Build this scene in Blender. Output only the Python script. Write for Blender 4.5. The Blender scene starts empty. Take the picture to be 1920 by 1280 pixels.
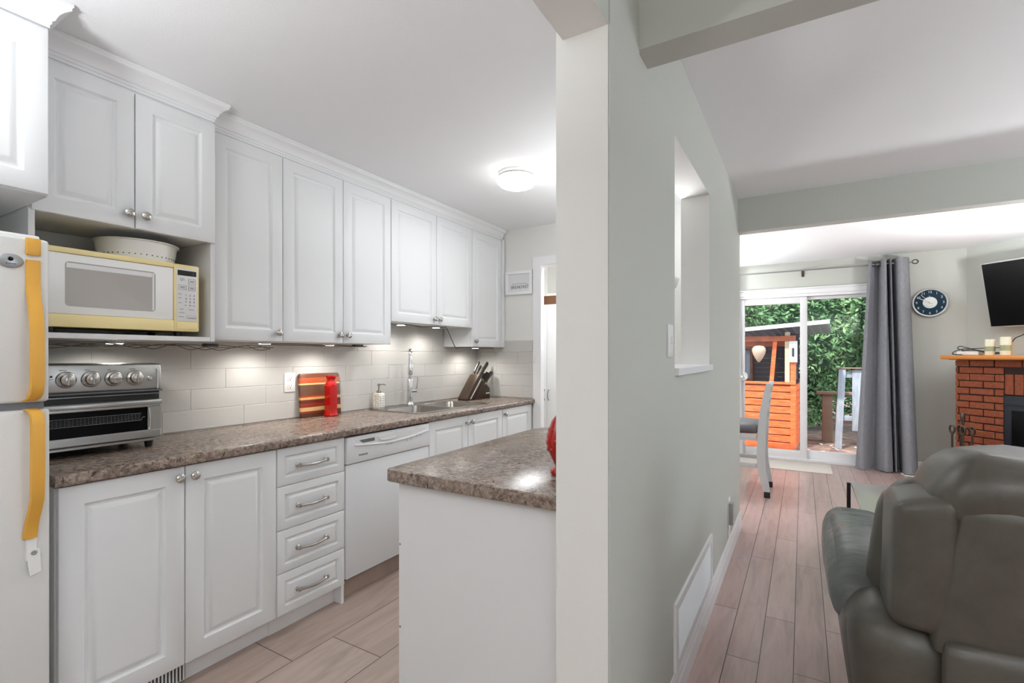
import bpy, bmesh, math, random
from mathutils import Vector, Matrix
random.seed(7)
PI = math.pi
sc = bpy.context.scene
COL = sc.collection

# ------------------------------------------------------------------ camera, world, sun, added window lamp, exposure
cam_d = bpy.data.cameras.new('camera'); cam = bpy.data.objects.new('camera', cam_d); COL.objects.link(cam)
cam.location = (0, 0, 1.30); cam.rotation_euler = (PI/2, 0, math.radians(30.64))
cam_d.sensor_width = 36; cam_d.lens = 36*920/1920; cam_d.shift_y = 26/1920; cam_d.clip_start = .05
sc.camera = cam
sc.view_settings.view_transform = 'Standard'; sc.view_settings.look = 'None'
sc.view_settings.gamma = 1; sc.view_settings.use_curve_mapping = False
sc.view_settings.exposure = 0.60
sc.cycles.use_denoising = True
sc.cycles.max_bounces = 10; sc.cycles.diffuse_bounces = 6; sc.cycles.caustics_reflective = False; sc.cycles.caustics_refractive = False
sc.cycles.sample_clamp_indirect = 4.0

W = bpy.data.worlds.new('sky'); sc.world = W; W.use_nodes = True
bg = W.node_tree.nodes['Background']; bg.inputs[0].default_value = (.80, .90, 1, 1); bg.inputs[1].default_value = 2.6

def light(name, kind, loc, power, color=(1, 1, 1), rot=(0, 0, 0), **kw):
    d = bpy.data.lights.new(name, kind); d.energy = power; d.color = color
    for k, v in kw.items(): setattr(d, k, v)
    o = bpy.data.objects.new(name, d); COL.objects.link(o); o.location = loc; o.rotation_euler = rot
    return o
light('sun', 'SUN', (0, 0, 8), 3.6, (1, .95, .88), (math.radians(38), 0, math.radians(-20)), angle=.03)
# area lamp added inside the unseen side window to brighten the living room
light('window_daylight', 'AREA', (3.12, 2.2, 1.45), 3, (.94, .98, 1), (PI/2, 0, PI/2), shape='RECTANGLE', size=1.9, size_y=1.4)

# ------------------------------------------------------------------ materials
def nt(name):
    m = bpy.data.materials.new(name); m.use_nodes = True
    n = m.node_tree; b = n.nodes['Principled BSDF']
    return m, n, b
def srgb(r, g, b):
    f = lambda c: (c/255/12.92) if c/255 <= .04045 else ((c/255+.055)/1.055)**2.4
    return (f(r), f(g), f(b), 1)
def mat(name, col, rough=.5, metal=0, bump=0, bscale=200, spec=None, coat=0, emit=None, estr=0):
    m, n, b = nt(name)
    b.inputs['Base Color'].default_value = srgb(*col); b.inputs['Roughness'].default_value = rough
    b.inputs['Metallic'].default_value = metal
    if spec is not None: b.inputs['Specular IOR Level'].default_value = spec
    if coat: b.inputs['Coat Weight'].default_value = coat
    if emit: b.inputs['Emission Color'].default_value = srgb(*emit); b.inputs['Emission Strength'].default_value = estr
    no = n.nodes.new('ShaderNodeTexNoise'); no.inputs['Scale'].default_value = bscale
    tc = n.nodes.new('ShaderNodeTexCoord'); n.links.new(tc.outputs['Object'], no.inputs['Vector'])
    bp = n.nodes.new('ShaderNodeBump'); bp.inputs['Strength'].default_value = max(bump, .01); bp.inputs['Distance'].default_value = .002
    n.links.new(no.outputs['Fac'], bp.inputs['Height']); n.links.new(bp.outputs['Normal'], b.inputs['Normal'])
    return m
def ramp(n, stops, src, interp='LINEAR'):
    r = n.nodes.new('ShaderNodeValToRGB'); r.color_ramp.interpolation = interp
    e = r.color_ramp.elements
    while len(e) < len(stops): e.new(.5)
    for i, (p, c) in enumerate(stops): e[i].position = p; e[i].color = srgb(*c)
    n.links.new(src, r.inputs['Fac']); return r.outputs['Color']
def noise(n, scale, vec, detail=4, rough=.6, dist=0):
    t = n.nodes.new('ShaderNodeTexNoise'); t.inputs['Scale'].default_value = scale
    t.inputs['Detail'].default_value = detail; t.inputs['Roughness'].default_value = rough; t.inputs['Distortion'].default_value = dist
    n.links.new(vec, t.inputs['Vector']); return t.outputs['Fac']
def mapping(n, vec, loc=(0, 0, 0), scale=(1, 1, 1), rot=(0, 0, 0)):
    m = n.nodes.new('ShaderNodeMapping'); m.inputs['Location'].default_value = loc
    m.inputs['Scale'].default_value = scale; m.inputs['Rotation'].default_value = rot
    n.links.new(vec, m.inputs['Vector']); return m.outputs['Vector']
def mixc(n, fac, a, b, blend='MIX'):
    x = n.nodes.new('ShaderNodeMix'); x.data_type = 'RGBA'; x.blend_type = blend
    for s, v in ((x.inputs[0], fac), (x.inputs[6], a), (x.inputs[7], b)):
        if hasattr(v, 'is_output') or isinstance(v, bpy.types.NodeSocket): n.links.new(v, s)
        elif isinstance(v, (int, float)): s.default_value = v
        else: s.default_value = v
    return x.outputs[2]

M = {}
M['cab'] = mat('white_lacquer', (228, 230, 232), .46, bump=.0)
M['cab_in'] = mat('white_melamine', (222, 222, 223), .45)
M['ceil'] = mat('ceiling_paint', (232, 233, 235), .9, bump=.35, bscale=180)
M['kwall'] = mat('offwhite_paint', (228, 227, 223), .7, bump=.15, bscale=250)
M['lwall'] = mat('greige_paint', (188, 190, 183), .7, bump=.15, bscale=250)
M['trim'] = mat('white_trim_paint', (236, 236, 238), .35)
M['tile'] = mat('white_glazed_tile', (232, 231, 227), .12)
M['grout'] = mat('pale_grout', (196, 194, 190), .9, bump=.2)
M['steel'] = mat('brushed_steel', (178, 178, 176), .30, 1, bump=.02)
M['sinksteel'] = mat('satin_steel', (138, 134, 129), .26, 1)
M['chrome'] = mat('chrome', (215, 216, 218), .08, 1)
M['nickel'] = mat('satin_nickel', (190, 187, 182), .22, 1)
M['black'] = mat('black_plastic', (18, 18, 19), .4)
M['gap'] = mat('dark_recess', (40, 40, 41), .8)
M['white'] = mat('white_plastic', (236, 236, 235), .35)
M['fridge'] = mat('white_enamel', (218, 218, 216), .35, bump=.25, bscale=420)
M['dish'] = mat('white_appliance_enamel', (224, 226, 229), .38)
M['gasket'] = mat('grey_gasket', (110, 112, 116), .6)
M['yellow'] = mat('aged_yellow_plastic', (214, 160, 62), .42, bump=.05, bscale=60)
M['ivory'] = mat('yellowed_ivory_plastic', (236, 218, 160), .42)
M['mwin'] = mat('grey_mesh_glass', (170, 166, 161), .25)
M['badge'] = mat('silver_badge', (168, 169, 170), .3, .7)
M['redglaze'] = mat('red_glaze', (172, 6, 6), .12, coat=.4)
M['cream'] = mat('cream_ceramic', (236, 232, 222), .3)
M['ink'] = mat('dark_ink', (60, 60, 62), .6)
M['greyink'] = mat('grey_ink', (130, 130, 133), .6)
M['knifewood'] = mat('dark_walnut', (62, 45, 32), .4, bump=.05)
M['handleblk'] = mat('dark_knife_handle', (48, 42, 36), .35)
M['paper'] = mat('white_paper', (236, 236, 234), .8)
M['redplastic'] = mat('red_plastic', (215, 22, 20), .4)
M['cordbrn'] = mat('brown_cord', (74, 58, 46), .5)
M['cordblk'] = mat('black_cord', (24, 24, 25), .5)
M['led'] = mat('led_diffuser', (255, 250, 240), .4, emit=(255, 246, 230), estr=9)
M['dome'] = mat('glowing_opal_glass', (255, 253, 248), .3, emit=(255, 253, 250), estr=7)
M['brass'] = mat('lamp_trim', (190, 186, 180), .3, .6)
M['screen'] = mat('black_screen', (6, 6, 8), .25, spec=.12)
M['teal'] = mat('teal_dial', (12, 48, 66), .5, spec=.15)
M['silver'] = mat('silver_plastic', (198, 198, 196), .32, .35)
M['mantel'] = mat('honey_oak', (196, 122, 44), .4, bump=.08, bscale=40)
M['wax'] = mat('ivory_wax', (236, 230, 204), .5)
M['olive'] = mat('olive_band', (150, 152, 118), .6)
M['amber'] = mat('amber_wax', (196, 158, 66), .4)
M['iron'] = mat('antique_iron', (92, 80, 70), .32, .8)
M['firebox'] = mat('blue_black_metal', (18, 23, 34), .5, .3, bump=.3, bscale=300)
M['mortar'] = mat('dark_mortar', (44, 28, 22), .9, bump=.4)
M['rod'] = mat('curtain_rod_metal', (150, 150, 150), .3, .6)
M['chairgrey'] = mat('grey_painted_wood', (190, 193, 194), .4)
M['seat'] = mat('charcoal_vinyl', (88, 86, 88), .45)
M['mat'] = mat('beige_mat', (206, 198, 188), .9, bump=.5, bscale=400)
M['glasstop'] = mat('pale_stone_top', (172, 168, 160), .16)  # reflection on the glass table top is put into this pale grey
M['darkleg'] = mat('dark_table_leg', (34, 34, 44), .4)
M['roof'] = mat('grey_metal_roof', (150, 158, 172), .4, .3)
M['roofedge'] = mat('pale_roof_edge', (214, 216, 220), .5)
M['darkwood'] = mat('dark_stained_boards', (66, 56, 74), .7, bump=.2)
M['winglass'] = mat('grey_blue_pane', (132, 146, 160), .25)
M['winframe'] = mat('weathered_blue_frame', (164, 180, 192), .6)
M['sheer'] = mat('white_sheer_fabric', (232, 232, 232), .9, bump=.1)
M['postwood'] = mat('weathered_post', (132, 112, 96), .8, bump=.3, bscale=40)
M['creampost'] = mat('cream_post', (206, 192, 160), .7)
M['brownbox'] = mat('brown_wicker', (112, 74, 48), .7, bump=.6, bscale=120)
M['straw'] = mat('straw_lantern', (190, 170, 148), .8, bump=.5, bscale=60)

def m_plank(name, base, dark, light_, x_off, y_off, length, width, offs, rough, mort=.0016):
    m, n, b = nt(name)
    g = n.nodes.new('ShaderNodeNewGeometry'); sp = n.nodes.new('ShaderNodeSeparateXYZ'); n.links.new(g.outputs['Position'], sp.inputs[0])
    cb = n.nodes.new('ShaderNodeCombineXYZ'); n.links.new(sp.outputs['Y'], cb.inputs['X']); n.links.new(sp.outputs['X'], cb.inputs['Y'])
    v = mapping(n, cb.outputs[0], (-y_off + 20*length, -x_off + 40*width, 0))
    br = n.nodes.new('ShaderNodeTexBrick'); n.links.new(v, br.inputs['Vector'])
    br.inputs['Scale'].default_value = 1; br.inputs['Brick Width'].default_value = length; br.inputs['Row Height'].default_value = width
    br.inputs['Mortar Size'].default_value = mort; br.inputs['Mortar Smooth'].default_value = .1; br.offset = offs; br.offset_frequency = 2
    br.inputs['Color1'].default_value = srgb(*dark); br.inputs['Color2'].default_value = srgb(*light_); br.inputs['Mortar'].default_value = srgb(60, 42, 36)
    v2 = mapping(n, g.outputs['Position'], scale=(14, 1.6, 1))
    grain = noise(n, 1.6, v2, 6, .62, .6)
    c = ramp(n, [(.30, tuple(int(k*.80) for k in base)), (.5, base), (.72, tuple(min(255, int(k*1.13)) for k in base))], grain)
    c2 = mixc(n, .5, br.outputs['Color'], c, 'MIX')
    c3 = mixc(n, br.outputs['Fac'], c2, srgb(62, 44, 38))
    n.links.new(c3, b.inputs['Base Color']); b.inputs['Roughness'].default_value = rough
    bp = n.nodes.new('ShaderNodeBump'); bp.inputs['Strength'].default_value = .25; bp.inputs['Distance'].default_value = .002; bp.invert = True
    n.links.new(br.outputs['Fac'], bp.inputs['Height']); n.links.new(bp.outputs['Normal'], b.inputs['Normal'])
    return m
M['floor_k'] = m_plank('kitchen_plank_tile', (170, 152, 141), (158, 140, 130), (176, 159, 149), -1.565, 1.53, 1.2, .302, .175, .38, .002)
M['floor_l'] = m_plank('red_brown_laminate', (170, 146, 140), (156, 131, 125), (178, 155, 149), -.286, 2.75, 1.21, .1265, .36, .28, .002)

def m_counter():
    m, n, b = nt('brown_mottled_laminate')
    tc = n.nodes.new('ShaderNodeTexCoord'); v = tc.outputs['Object']
    big = noise(n, 7, mapping(n, v, scale=(1.6, .8, 1)), 8, .68, .8)
    c = ramp(n, [(.30, (84, 70, 60)), (.5, (124, 107, 95)), (.7, (160, 143, 130))], big)
    fine = noise(n, 62, v, 6, .75, .4)
    f = ramp(n, [(.38, (40, 32, 28)), (.47, (116, 100, 90)), (.6, (172, 157, 145))], fine)
    c2 = mixc(n, .58, c, f)
    vo = noise(n, 34, v, 3, .55, 1.2)
    dk = ramp(n, [(.33, (255, 255, 255)), (.39, (0, 0, 0))], vo)
    c3 = mixc(n, dk, c2, srgb(46, 36, 32))
    n.links.new(c3, b.inputs['Base Color']); b.inputs['Roughness'].default_value = .26
    return m
M['counter'] = m_counter()

def m_board():
    m, n, b = nt('striped_cutting_board_wood')
    tc = n.nodes.new('ShaderNodeTexCoord'); sp = n.nodes.new('ShaderNodeSeparateXYZ'); n.links.new(tc.outputs['Object'], sp.inputs[0])
    mp = n.nodes.new('ShaderNodeMapRange'); mp.inputs['From Min'].default_value = 0; mp.inputs['From Max'].default_value = .272
    n.links.new(sp.outputs['Z'], mp.inputs['Value'])
    st = [(0, (96, 54, 36)), (.09, (140, 50, 24)), (.14, (232, 190, 128)), (.23, (152, 48, 22)), (.32, (110, 40, 22)), (.40, (226, 178, 108)), (.455, (182, 60, 24)), (.50, (108, 72, 48)), (.74, (236, 200, 140)), (.775, (190, 84, 34)), (.90, (122, 66, 38))]
    c = ramp(n, st, mp.outputs[0], 'CONSTANT')
    g = noise(n, 30, mapping(n, tc.outputs['Object'], scale=(1, .5, 6)), 6, .6, 1)
    c2 = mixc(n, .35, c, ramp(n, [(.3, (90, 90, 90)), (.7, (255, 255, 255))], g), 'MULTIPLY')
    n.links.new(c2, b.inputs['Base Color']); b.inputs['Roughness'].default_value = .35
    return m
M['board'] = m_board()

def m_var(name, cols, scale, rough, bump=.3, stretch=(1, 1, 1), bscale=None, dist=.3):
    m, n, b = nt(name)
    tc = n.nodes.new('ShaderNodeTexCoord')
    v = mapping(n, tc.outputs['Object'], scale=stretch)
    f = noise(n, scale, v, 5, .6, dist)
    n.links.new(ramp(n, [(.32 + .36*i/(len(cols)-1), c) for i, c in enumerate(cols)], f), b.inputs['Base Color'])
    b.inputs['Roughness'].default_value = rough
    bp = n.nodes.new('ShaderNodeBump'); bp.inputs['Strength'].default_value = bump; bp.inputs['Distance'].default_value = .004
    n.links.new(noise(n, bscale or scale*3, v, 4), bp.inputs['Height']); n.links.new(bp.outputs['Normal'], b.inputs['Normal'])
    return m
M['leather'] = m_var('taupe_leather', [(76, 71, 64), (83, 78, 71), (90, 85, 78)], 9, .36, .12, bscale=260)
M['padleather'] = m_var('ruched_grey_leather', [(92, 94, 92), (106, 108, 106)], 6, .27, .9, (1.2, 5, 1.2), bscale=7, dist=.8)  # sheen on the arm pads and piping is put into this lighter colour
M['curtain'] = m_var('slate_curtain_weave', [(126, 127, 133), (140, 141, 147)], 90, .9, .3, (1, 1, .3))
M['orange'] = m_var('orange_stained_pine', [(200, 84, 36), (226, 108, 56), (236, 130, 80)], 7, .6, .3, (1, 1, 5))
M['brownbeam'] = m_var('brown_stained_beam', [(150, 74, 44), (184, 106, 76)], 8, .6, .3)
M['fencegrey'] = m_var('weathered_grey_boards', [(134, 142, 152), (164, 172, 182)], 8, .8, .3, (3, 3, .6))
M['soil'] = m_var('brown_soil_and_litter', [(92, 74, 66), (126, 104, 94), (160, 130, 112)], 6, .95, .8)
M['leaf'] = m_var('cedar_green_foliage', [(48, 84, 52), (92, 132, 84), (150, 184, 128)], 3.2, .7, .1)
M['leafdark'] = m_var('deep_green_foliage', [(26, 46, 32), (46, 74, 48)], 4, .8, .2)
M['deadleaf'] = mat('pale_fallen_leaf', (214, 206, 198), .8)
BR = [m_var('red_brick_mid', [(112, 52, 25), (138, 68, 34)], 30, .75, .5), m_var('red_brick_light', [(150, 88, 54), (178, 112, 74)], 30, .75, .5),
      m_var('red_brick_orange', [(128, 60, 25), (154, 78, 36)], 30, .75, .5), m_var('red_brick_dark', [(54, 32, 26), (76, 44, 34)], 30, .75, .5)]
def m_glass():
    m = bpy.data.materials.new('clear_window_glass'); m.use_nodes = True; n = m.node_tree; n.nodes.clear()
    o = n.nodes.new('ShaderNodeOutputMaterial'); t = n.nodes.new('ShaderNodeBsdfTransparent'); g = n.nodes.new('ShaderNodeBsdfGlossy')
    g.inputs['Roughness'].default_value = .02; fr = n.nodes.new('ShaderNodeFresnel'); fr.inputs['IOR'].default_value = 1.35
    x = n.nodes.new('ShaderNodeMixShader'); n.links.new(fr.outputs[0], x.inputs[0]); n.links.new(t.outputs[0], x.inputs[1]); n.links.new(g.outputs[0], x.inputs[2])
    n.links.new(x.outputs[0], o.inputs[0]); return m
M['glass'] = m_glass()

# ------------------------------------------------------------------ mesh helpers
class MB:
    """collects shapes in world coordinates (or local ones when built with local=True)"""
    def __init__(s): s.b = bmesh.new()
    def _fin(s, verts, faces, mi, bevel, seg=2):
        if bevel:
            es = {e for f in faces for e in f.edges}
            r = bmesh.ops.bevel(s.b, geom=list(es), offset=bevel, segments=seg, profile=.5, affect='EDGES', clamp_overlap=True)
            faces = [f for f in r['faces'] if f.is_valid] + [f for f in faces if f.is_valid]
        for f in faces: f.material_index = mi
        return s
    def box(s, x0, x1, y0, y1, z0, z1, bevel=0, mi=0, mat=None, seg=2):
        x0, x1 = sorted((x0, x1)); y0, y1 = sorted((y0, y1)); z0, z1 = sorted((z0, z1))
        P = [Vector((x, y, z)) for x in (x0, x1) for y in (y0, y1) for z in (z0, z1)]
        if mat: P = [mat @ p for p in P]
        v = [s.b.verts.new(p) for p in P]
        f = [s.b.faces.new([v[i] for i in q]) for q in ((0, 1, 3, 2), (4, 6, 7, 5), (0, 4, 5, 1), (2, 3, 7, 6), (0, 2, 6, 4), (1, 5, 7, 3))]
        return s._fin(v, f, mi, bevel, seg)
    def prism(s, poly, a0, a1, fn, bevel=0, mi=0, seg=2):
        """extrude a polygon (u,v) between a0 and a1; fn(u,v,a) -> point"""
        A = [s.b.verts.new(fn(u, v, a0)) for u, v in poly]; B = [s.b.verts.new(fn(u, v, a1)) for u, v in poly]
        n = len(poly); f = [s.b.faces.new(A[::-1]), s.b.faces.new(B)]
        for i in range(n): f.append(s.b.faces.new((A[i], A[(i+1) % n], B[(i+1) % n], B[i])))
        return s._fin(A+B, f, mi, bevel, seg)
    def loft(s, rings, cap0=True, cap1=True, mi=0, closed=True):
        R = [[s.b.verts.new(p) for p in r] for r in rings]; n = len(R[0])
        for a, b in zip(R, R[1:]):
            for i in range(n if closed else n-1):
                try: s.b.faces.new((a[i], a[(i+1) % n], b[(i+1) % n], b[i])).material_index = mi
                except ValueError: pass
        if cap0 and n > 2: s.b.faces.new(R[0][::-1]).material_index = mi
        if cap1 and n > 2: s.b.faces.new(R[-1]).material_index = mi
        return s
    def lathe(s, prof, c, axis='z', n=24, mi=0, squash=None, frame=None):
        """prof: (r, h) pairs along the axis from c"""
        c = Vector(c); ax = {'x': (Vector((0, 1, 0)), Vector((0, 0, 1)), Vector((1, 0, 0))), 'y': (Vector((1, 0, 0)), Vector((0, 0, 1)), Vector((0, 1, 0))), 'z': (Vector((1, 0, 0)), Vector((0, 1, 0)), Vector((0, 0, 1)))}[axis] if frame is None else frame
        rings = []
        for r, h in prof:
            r = max(r, .0002)
            rings.append([c + ax[0]*r*math.cos(2*PI*i/n) + ax[1]*r*math.sin(2*PI*i/n) + ax[2]*h for i in range(n)])
        return s.loft(rings, mi=mi)
    def tube(s, pts, rad, n=8, mi=0, smooth=0, flat=1):
        P = [Vector(p) for p in pts]
        if smooth:
            Q = []
            for i in range(len(P)-1):
                p0, p1, p2, p3 = P[max(i-1, 0)], P[i], P[i+1], P[min(i+2, len(P)-1)]
                for k in range(smooth):
                    t = k/smooth
                    Q.append(.5*((2*p1) + (p2-p0)*t + (2*p0-5*p1+4*p2-p3)*t*t + (3*p1-p0-3*p2+p3)*t**3))
            Q.append(P[-1]); 
            if not isinstance(rad, (int, float)):
                rr = []
                for i in range(len(P)-1):
                    for k in range(smooth): rr.append(rad[i] + (rad[i+1]-rad[i])*k/smooth)
                rad = rr + [rad[-1]]
            P = Q
        if isinstance(rad, (int, float)): rad = [rad]*len(P)
        up = Vector((0, 0, 1)); rings = []
        t0 = (P[1]-P[0]).normalized()
        if abs(t0.dot(up)) > .95: up = Vector((1, 0, 0))
        u = (up - t0*up.dot(t0)).normalized()
        for i, p in enumerate(P):
            t = (P[min(i+1, len(P)-1)] - P[max(i-1, 0)]).normalized()
            u = (u - t*u.dot(t)).normalized(); w = t.cross(u)
            rings.append([p + (u*math.cos(2*PI*k/n)*flat + w*math.sin(2*PI*k/n))*rad[i] for k in range(n)])
        return s.loft(rings, mi=mi)
    def soft(s, x0, x1, y0, y1, z0, z1, r, n=10, bulge=0, fn=None, mi=0):
        """rounded, slightly inflated box (upholstery)"""
        c = Vector(((x0+x1)/2, (y0+y1)/2, (z0+z1)/2)); h = Vector((abs(x1-x0)/2, abs(y1-y0)/2, abs(z1-z0)/2))
        r = min(r, *h); inner = h - Vector((r, r, r)); cache = {}
        def vert(p):
            k = tuple(round(q, 5) for q in p)
            if k in cache: return cache[k]
            q = Vector((max(-inner[i], min(inner[i], p[i]*h[i])) for i in range(3)))
            d = Vector([p[i]*h[i] - q[i] for i in range(3)]); o = q + (d.normalized()*r if d.length > 1e-9 else d)
            if bulge:
                a = [p[i] for i in range(3)]
                for i in range(3):
                    j, l = (i+1) % 3, (i+2) % 3
                    if abs(a[i]) > .999: o[i] += math.copysign(bulge, a[i])*(1-a[j]**2)*(1-a[l]**2)
            o = o + c
            if fn: o = fn(o)
            cache[k] = s.b.verts.new(o); return cache[k]
        g = [math.sin((-1+2*i/n)*PI/2*.999)/math.sin(PI/2*.999) for i in range(n+1)]
        for ax in range(3):
            for sg in (-1, 1):
                for i in range(n):
                    for j in range(n):
                        q = []
                        for (a, b_) in ((i, j), (i+1, j), (i+1, j+1), (i, j+1)):
                            p = [0, 0, 0]; p[ax] = sg; p[(ax+1) % 3] = g[a]; p[(ax+2) % 3] = g[b_]; q.append(vert(p))
                        if sg < 0: q = q[::-1]
                        try: s.b.faces.new(q).material_index = mi
                        except ValueError: pass
        return s

def wloc(o):
    v = Vector((0, 0, 0))
    while o: v = v + Vector(o.location); o = o.parent
    return v
def obj(name, mb, m, parent=None, local=False, smooth=35, label=None, base=None):
    me = bpy.data.meshes.new(name); bmesh.ops.recalc_face_normals(mb.b, faces=mb.b.faces[:]); mb.b.to_mesh(me); mb.b.free()
    for x in (m if isinstance(m, (list, tuple)) else [m]): me.materials.append(x)
    o = bpy.data.objects.new(name, me); COL.objects.link(o)
    if parent: o.parent = parent
    off = Vector((0, 0, 0)) if local else (wloc(parent) if parent else Vector(base) if base else None)
    if off is None:
        xs = [v.co for v in me.vertices]
        off = Vector(((min(v.x for v in xs)+max(v.x for v in xs))/2, (min(v.y for v in xs)+max(v.y for v in xs))/2, min(v.z for v in xs)))
    if off.length:
        me.transform(Matrix.Translation(-off))
    if not parent and not local: o.location = off
    if smooth:
        me.polygons.foreach_set('use_smooth', [True]*len(me.polygons)); me.set_sharp_from_angle(angle=math.radians(smooth))
    if label: o['label'] = label
    return o
def tag(o, label, cat, group=None, kind=None):
    o['label'] = label; o['category'] = cat
    if group: o['group'] = group
    if kind: o['kind'] = kind
    return o
def thing(name, label, cat, loc, group=None, rotz=0):
    o = bpy.data.objects.new(name, None); COL.objects.link(o); o.location = loc; o.rotation_euler = (0, 0, rotz); o.empty_display_size = .1
    return tag(o, label, cat, group)
def struct(name, mb, m, parent=None, smooth=0, label=None):
    o = obj(name, mb, m, parent, smooth=smooth, label=label)
    if not parent: o['kind'] = 'structure'
    return o
def text(s, size, m, parent, loc, rot, name='lettering', ext=.0006, sx=1, align='CENTER'):
    """lettering as a thin solid mesh; loc is in world coordinates, rot a 3x3 giving text axes"""
    cu = bpy.data.curves.new(name, 'FONT'); cu.body = s; cu.size = size; cu.extrude = ext; cu.align_x = align; cu.align_y = 'CENTER'; cu.resolution_u = 3
    t = bpy.data.objects.new(name, cu); COL.objects.link(t)
    dg = bpy.context.evaluated_depsgraph_get(); me = bpy.data.meshes.new_from_object(t.evaluated_get(dg))
    bpy.data.objects.remove(t); bpy.data.curves.remove(cu)
    mtx = Matrix.Translation(Vector(loc) - (wloc(parent) if parent else Vector((0, 0, 0)))) @ rot.to_4x4() @ Matrix.Diagonal((sx, 1, 1, 1))
    me.transform(mtx); me.materials.clear(); me.materials.append(m)
    o = bpy.data.objects.new(name, me); COL.objects.link(o); o.parent = parent
    return o
FX = Matrix(((0, 0, 1), (1, 0, 0), (0, 1, 0)))      # lettering that faces +X (reads along +Y)
FY = Matrix(((1, 0, 0), (0, 0, -1), (0, 1, 0)))     # lettering that faces -Y (reads along +X)
fyz = lambda u, v, a: Vector((u, a, v))             # profile in X,Z swept along Y
fxz = lambda u, v, a: Vector((a, u, v))             # profile in Y,Z swept along X
fxy = lambda u, v, a: Vector((u, v, a))             # profile in X,Y swept along Z

CZ = 2.45
# ------------------------------------------------------------------ room shell
struct('floor', MB().box(-.48, 3.3, -2.7, 7.0, -.08, 0), M['floor_l'])
struct('floor', MB().box(-2.8, -.4801, -2.7, 7.0, -.08, 0), M['floor_k'])
struct('ceiling', MB().box(-2.8, 3.3, -2.7, 7.12, CZ, CZ+.12), M['ceil'])
struct('wall_left', MB().box(-2.80, -2.69, -2.7, 7.12, 0, CZ), M['kwall'])
b = MB().box(3.2, 3.3, -2.7, 1.2, 0, CZ).box(3.2, 3.3, 3.2, 5.4, 0, CZ).box(3.2, 3.3, 1.2, 3.2, 0, .7).box(3.2, 3.3, 1.2, 3.2, 2.2, CZ)
struct('wall_right', b, M['lwall'])
struct('wall_front', MB().box(-2.8, 3.3, -2.7, -2.6, 0, CZ), M['lwall'])
def added_window(n, x0, x1, y0, y1, z0, z1, axis):
    b = MB(); t = .05
    if axis == 'y':
        b.box(x0, x1, y0, y1, z0, z0+t).box(x0, x1, y0, y1, z1-t, z1).box(x0, x0+t, y0, y1, z0, z1).box(x1-t, x1, y0, y1, z0, z1).box((x0+x1)/2-.03, (x0+x1)/2+.03, y0, y1, z0, z1)
        g = MB().box(x0, x1, (y0+y1)/2-.004, (y0+y1)/2+.004, z0, z1)
    else:
        b.box(x0, x1, y0, y1, z0, z0+t).box(x0, x1, y0, y1, z1-t, z1).box(x0, x1, y0, y0+t, z0, z1).box(x0, x1, y1-t, y1, z0, z1).box(x0, x1, (y0+y1)/2-.03, (y0+y1)/2+.03, z0, z1)
        g = MB().box((x0+x1)/2-.004, (x0+x1)/2+.004, y0, y1, z0, z1)
    w = struct('window_%d' % n, b, M['trim']); obj('pane', g, M['glass'], w, smooth=0)
added_window(1, 3.23, 3.29, 1.2, 3.2, .7, 2.2, 'x')  # unseen window, added to let light into the living room
# back wall with the sliding door opening, and the angled fireplace wall
DX0, DX1, DZ = -.74, .80, 2.06
b = MB().box(-2.8, DX0, 7.0, 7.12, 0, CZ).box(DX1, 1.6, 7.0, 7.12, 0, CZ).box(DX0, DX1, 7.0, 7.12, DZ, CZ)
struct('wall_back', b, M['lwall'])
struct('wall_corner', MB().prism([(1.513, 7.0), (3.24, 5.273), (3.36, 5.393), (1.633, 7.12)], 0, CZ, fxy), M['lwall'])
# far kitchen wall with doorway
b = MB().box(-2.69, -2.05, 3.87, 3.99, 0, CZ).box(-1.15, -.55, 3.87, 3.99, 0, CZ).box(-2.05, -1.15, 3.87, 3.99, 2.115, CZ)
struct('wall_far', b, M['kwall'])
# dividing wall with pass-through, its end face and the header over the kitchen entrance
b = MB()
xa, xb = -.55, -.41
py0, py1, pz0, pz1 = 1.881, 2.67, 1.25, 2.12
b.box(xa, xb, 1.153, py0, 0, CZ).box(xa, xb, py1, 4.08, 0, CZ).box(xa, xb, py0, py1, 0, pz0).box(xa, xb, py0, py1, pz1, CZ)
b.box(-.531, xb, -2.6, 1.153, 2.11, CZ)
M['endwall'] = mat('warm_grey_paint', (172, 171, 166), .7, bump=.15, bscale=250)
w = struct('wall_divider', b, [M['kwall'], M['lwall'], M['endwall']])
for p in w.data.polygons:
    if p.normal.x > .5: p.material_index = 1
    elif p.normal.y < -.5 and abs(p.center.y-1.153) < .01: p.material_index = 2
struct('wall_divider', MB().box(-.41, -.405, 1.155, 1.405, .0, 2.449), M['lwall'])
struct('wall_partition', MB().box(-2.69, -1.5, 5.4, 5.5, 0, CZ), M['kwall'])
struct('trim_1', MB().box(-.41, 3.2, 1.40, 1.508, 2.178, CZ), M['lwall'])
struct('trim_2', MB().box(-.41, 3.2, 3.955, 4.06, 2.205, CZ), M['lwall'])
# pass-through sill
struct('trim_3', MB().box(-.56, -.392, py0-.002, py1+.002, 1.224, 1.254, .003), M['trim'])
# far doorway casing
b = MB().box(-2.062, -1.985, 3.848, 3.87, 0, 2.10).box(-1.215, -1.14, 3.848, 3.87, 0, 2.10).box(-2.062, -1.14, 3.848, 3.87, 2.10, 2.17)
b.box(-2.0495, -2.03, 3.871, 4.0, 0, 2.099).box(-1.17, -1.1505, 3.871, 4.0, 0, 2.099).box(-2.0495, -1.1505, 3.871, 4.0, 2.099, 2.1145)
struct('trim_4', b, M['trim'])
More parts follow.
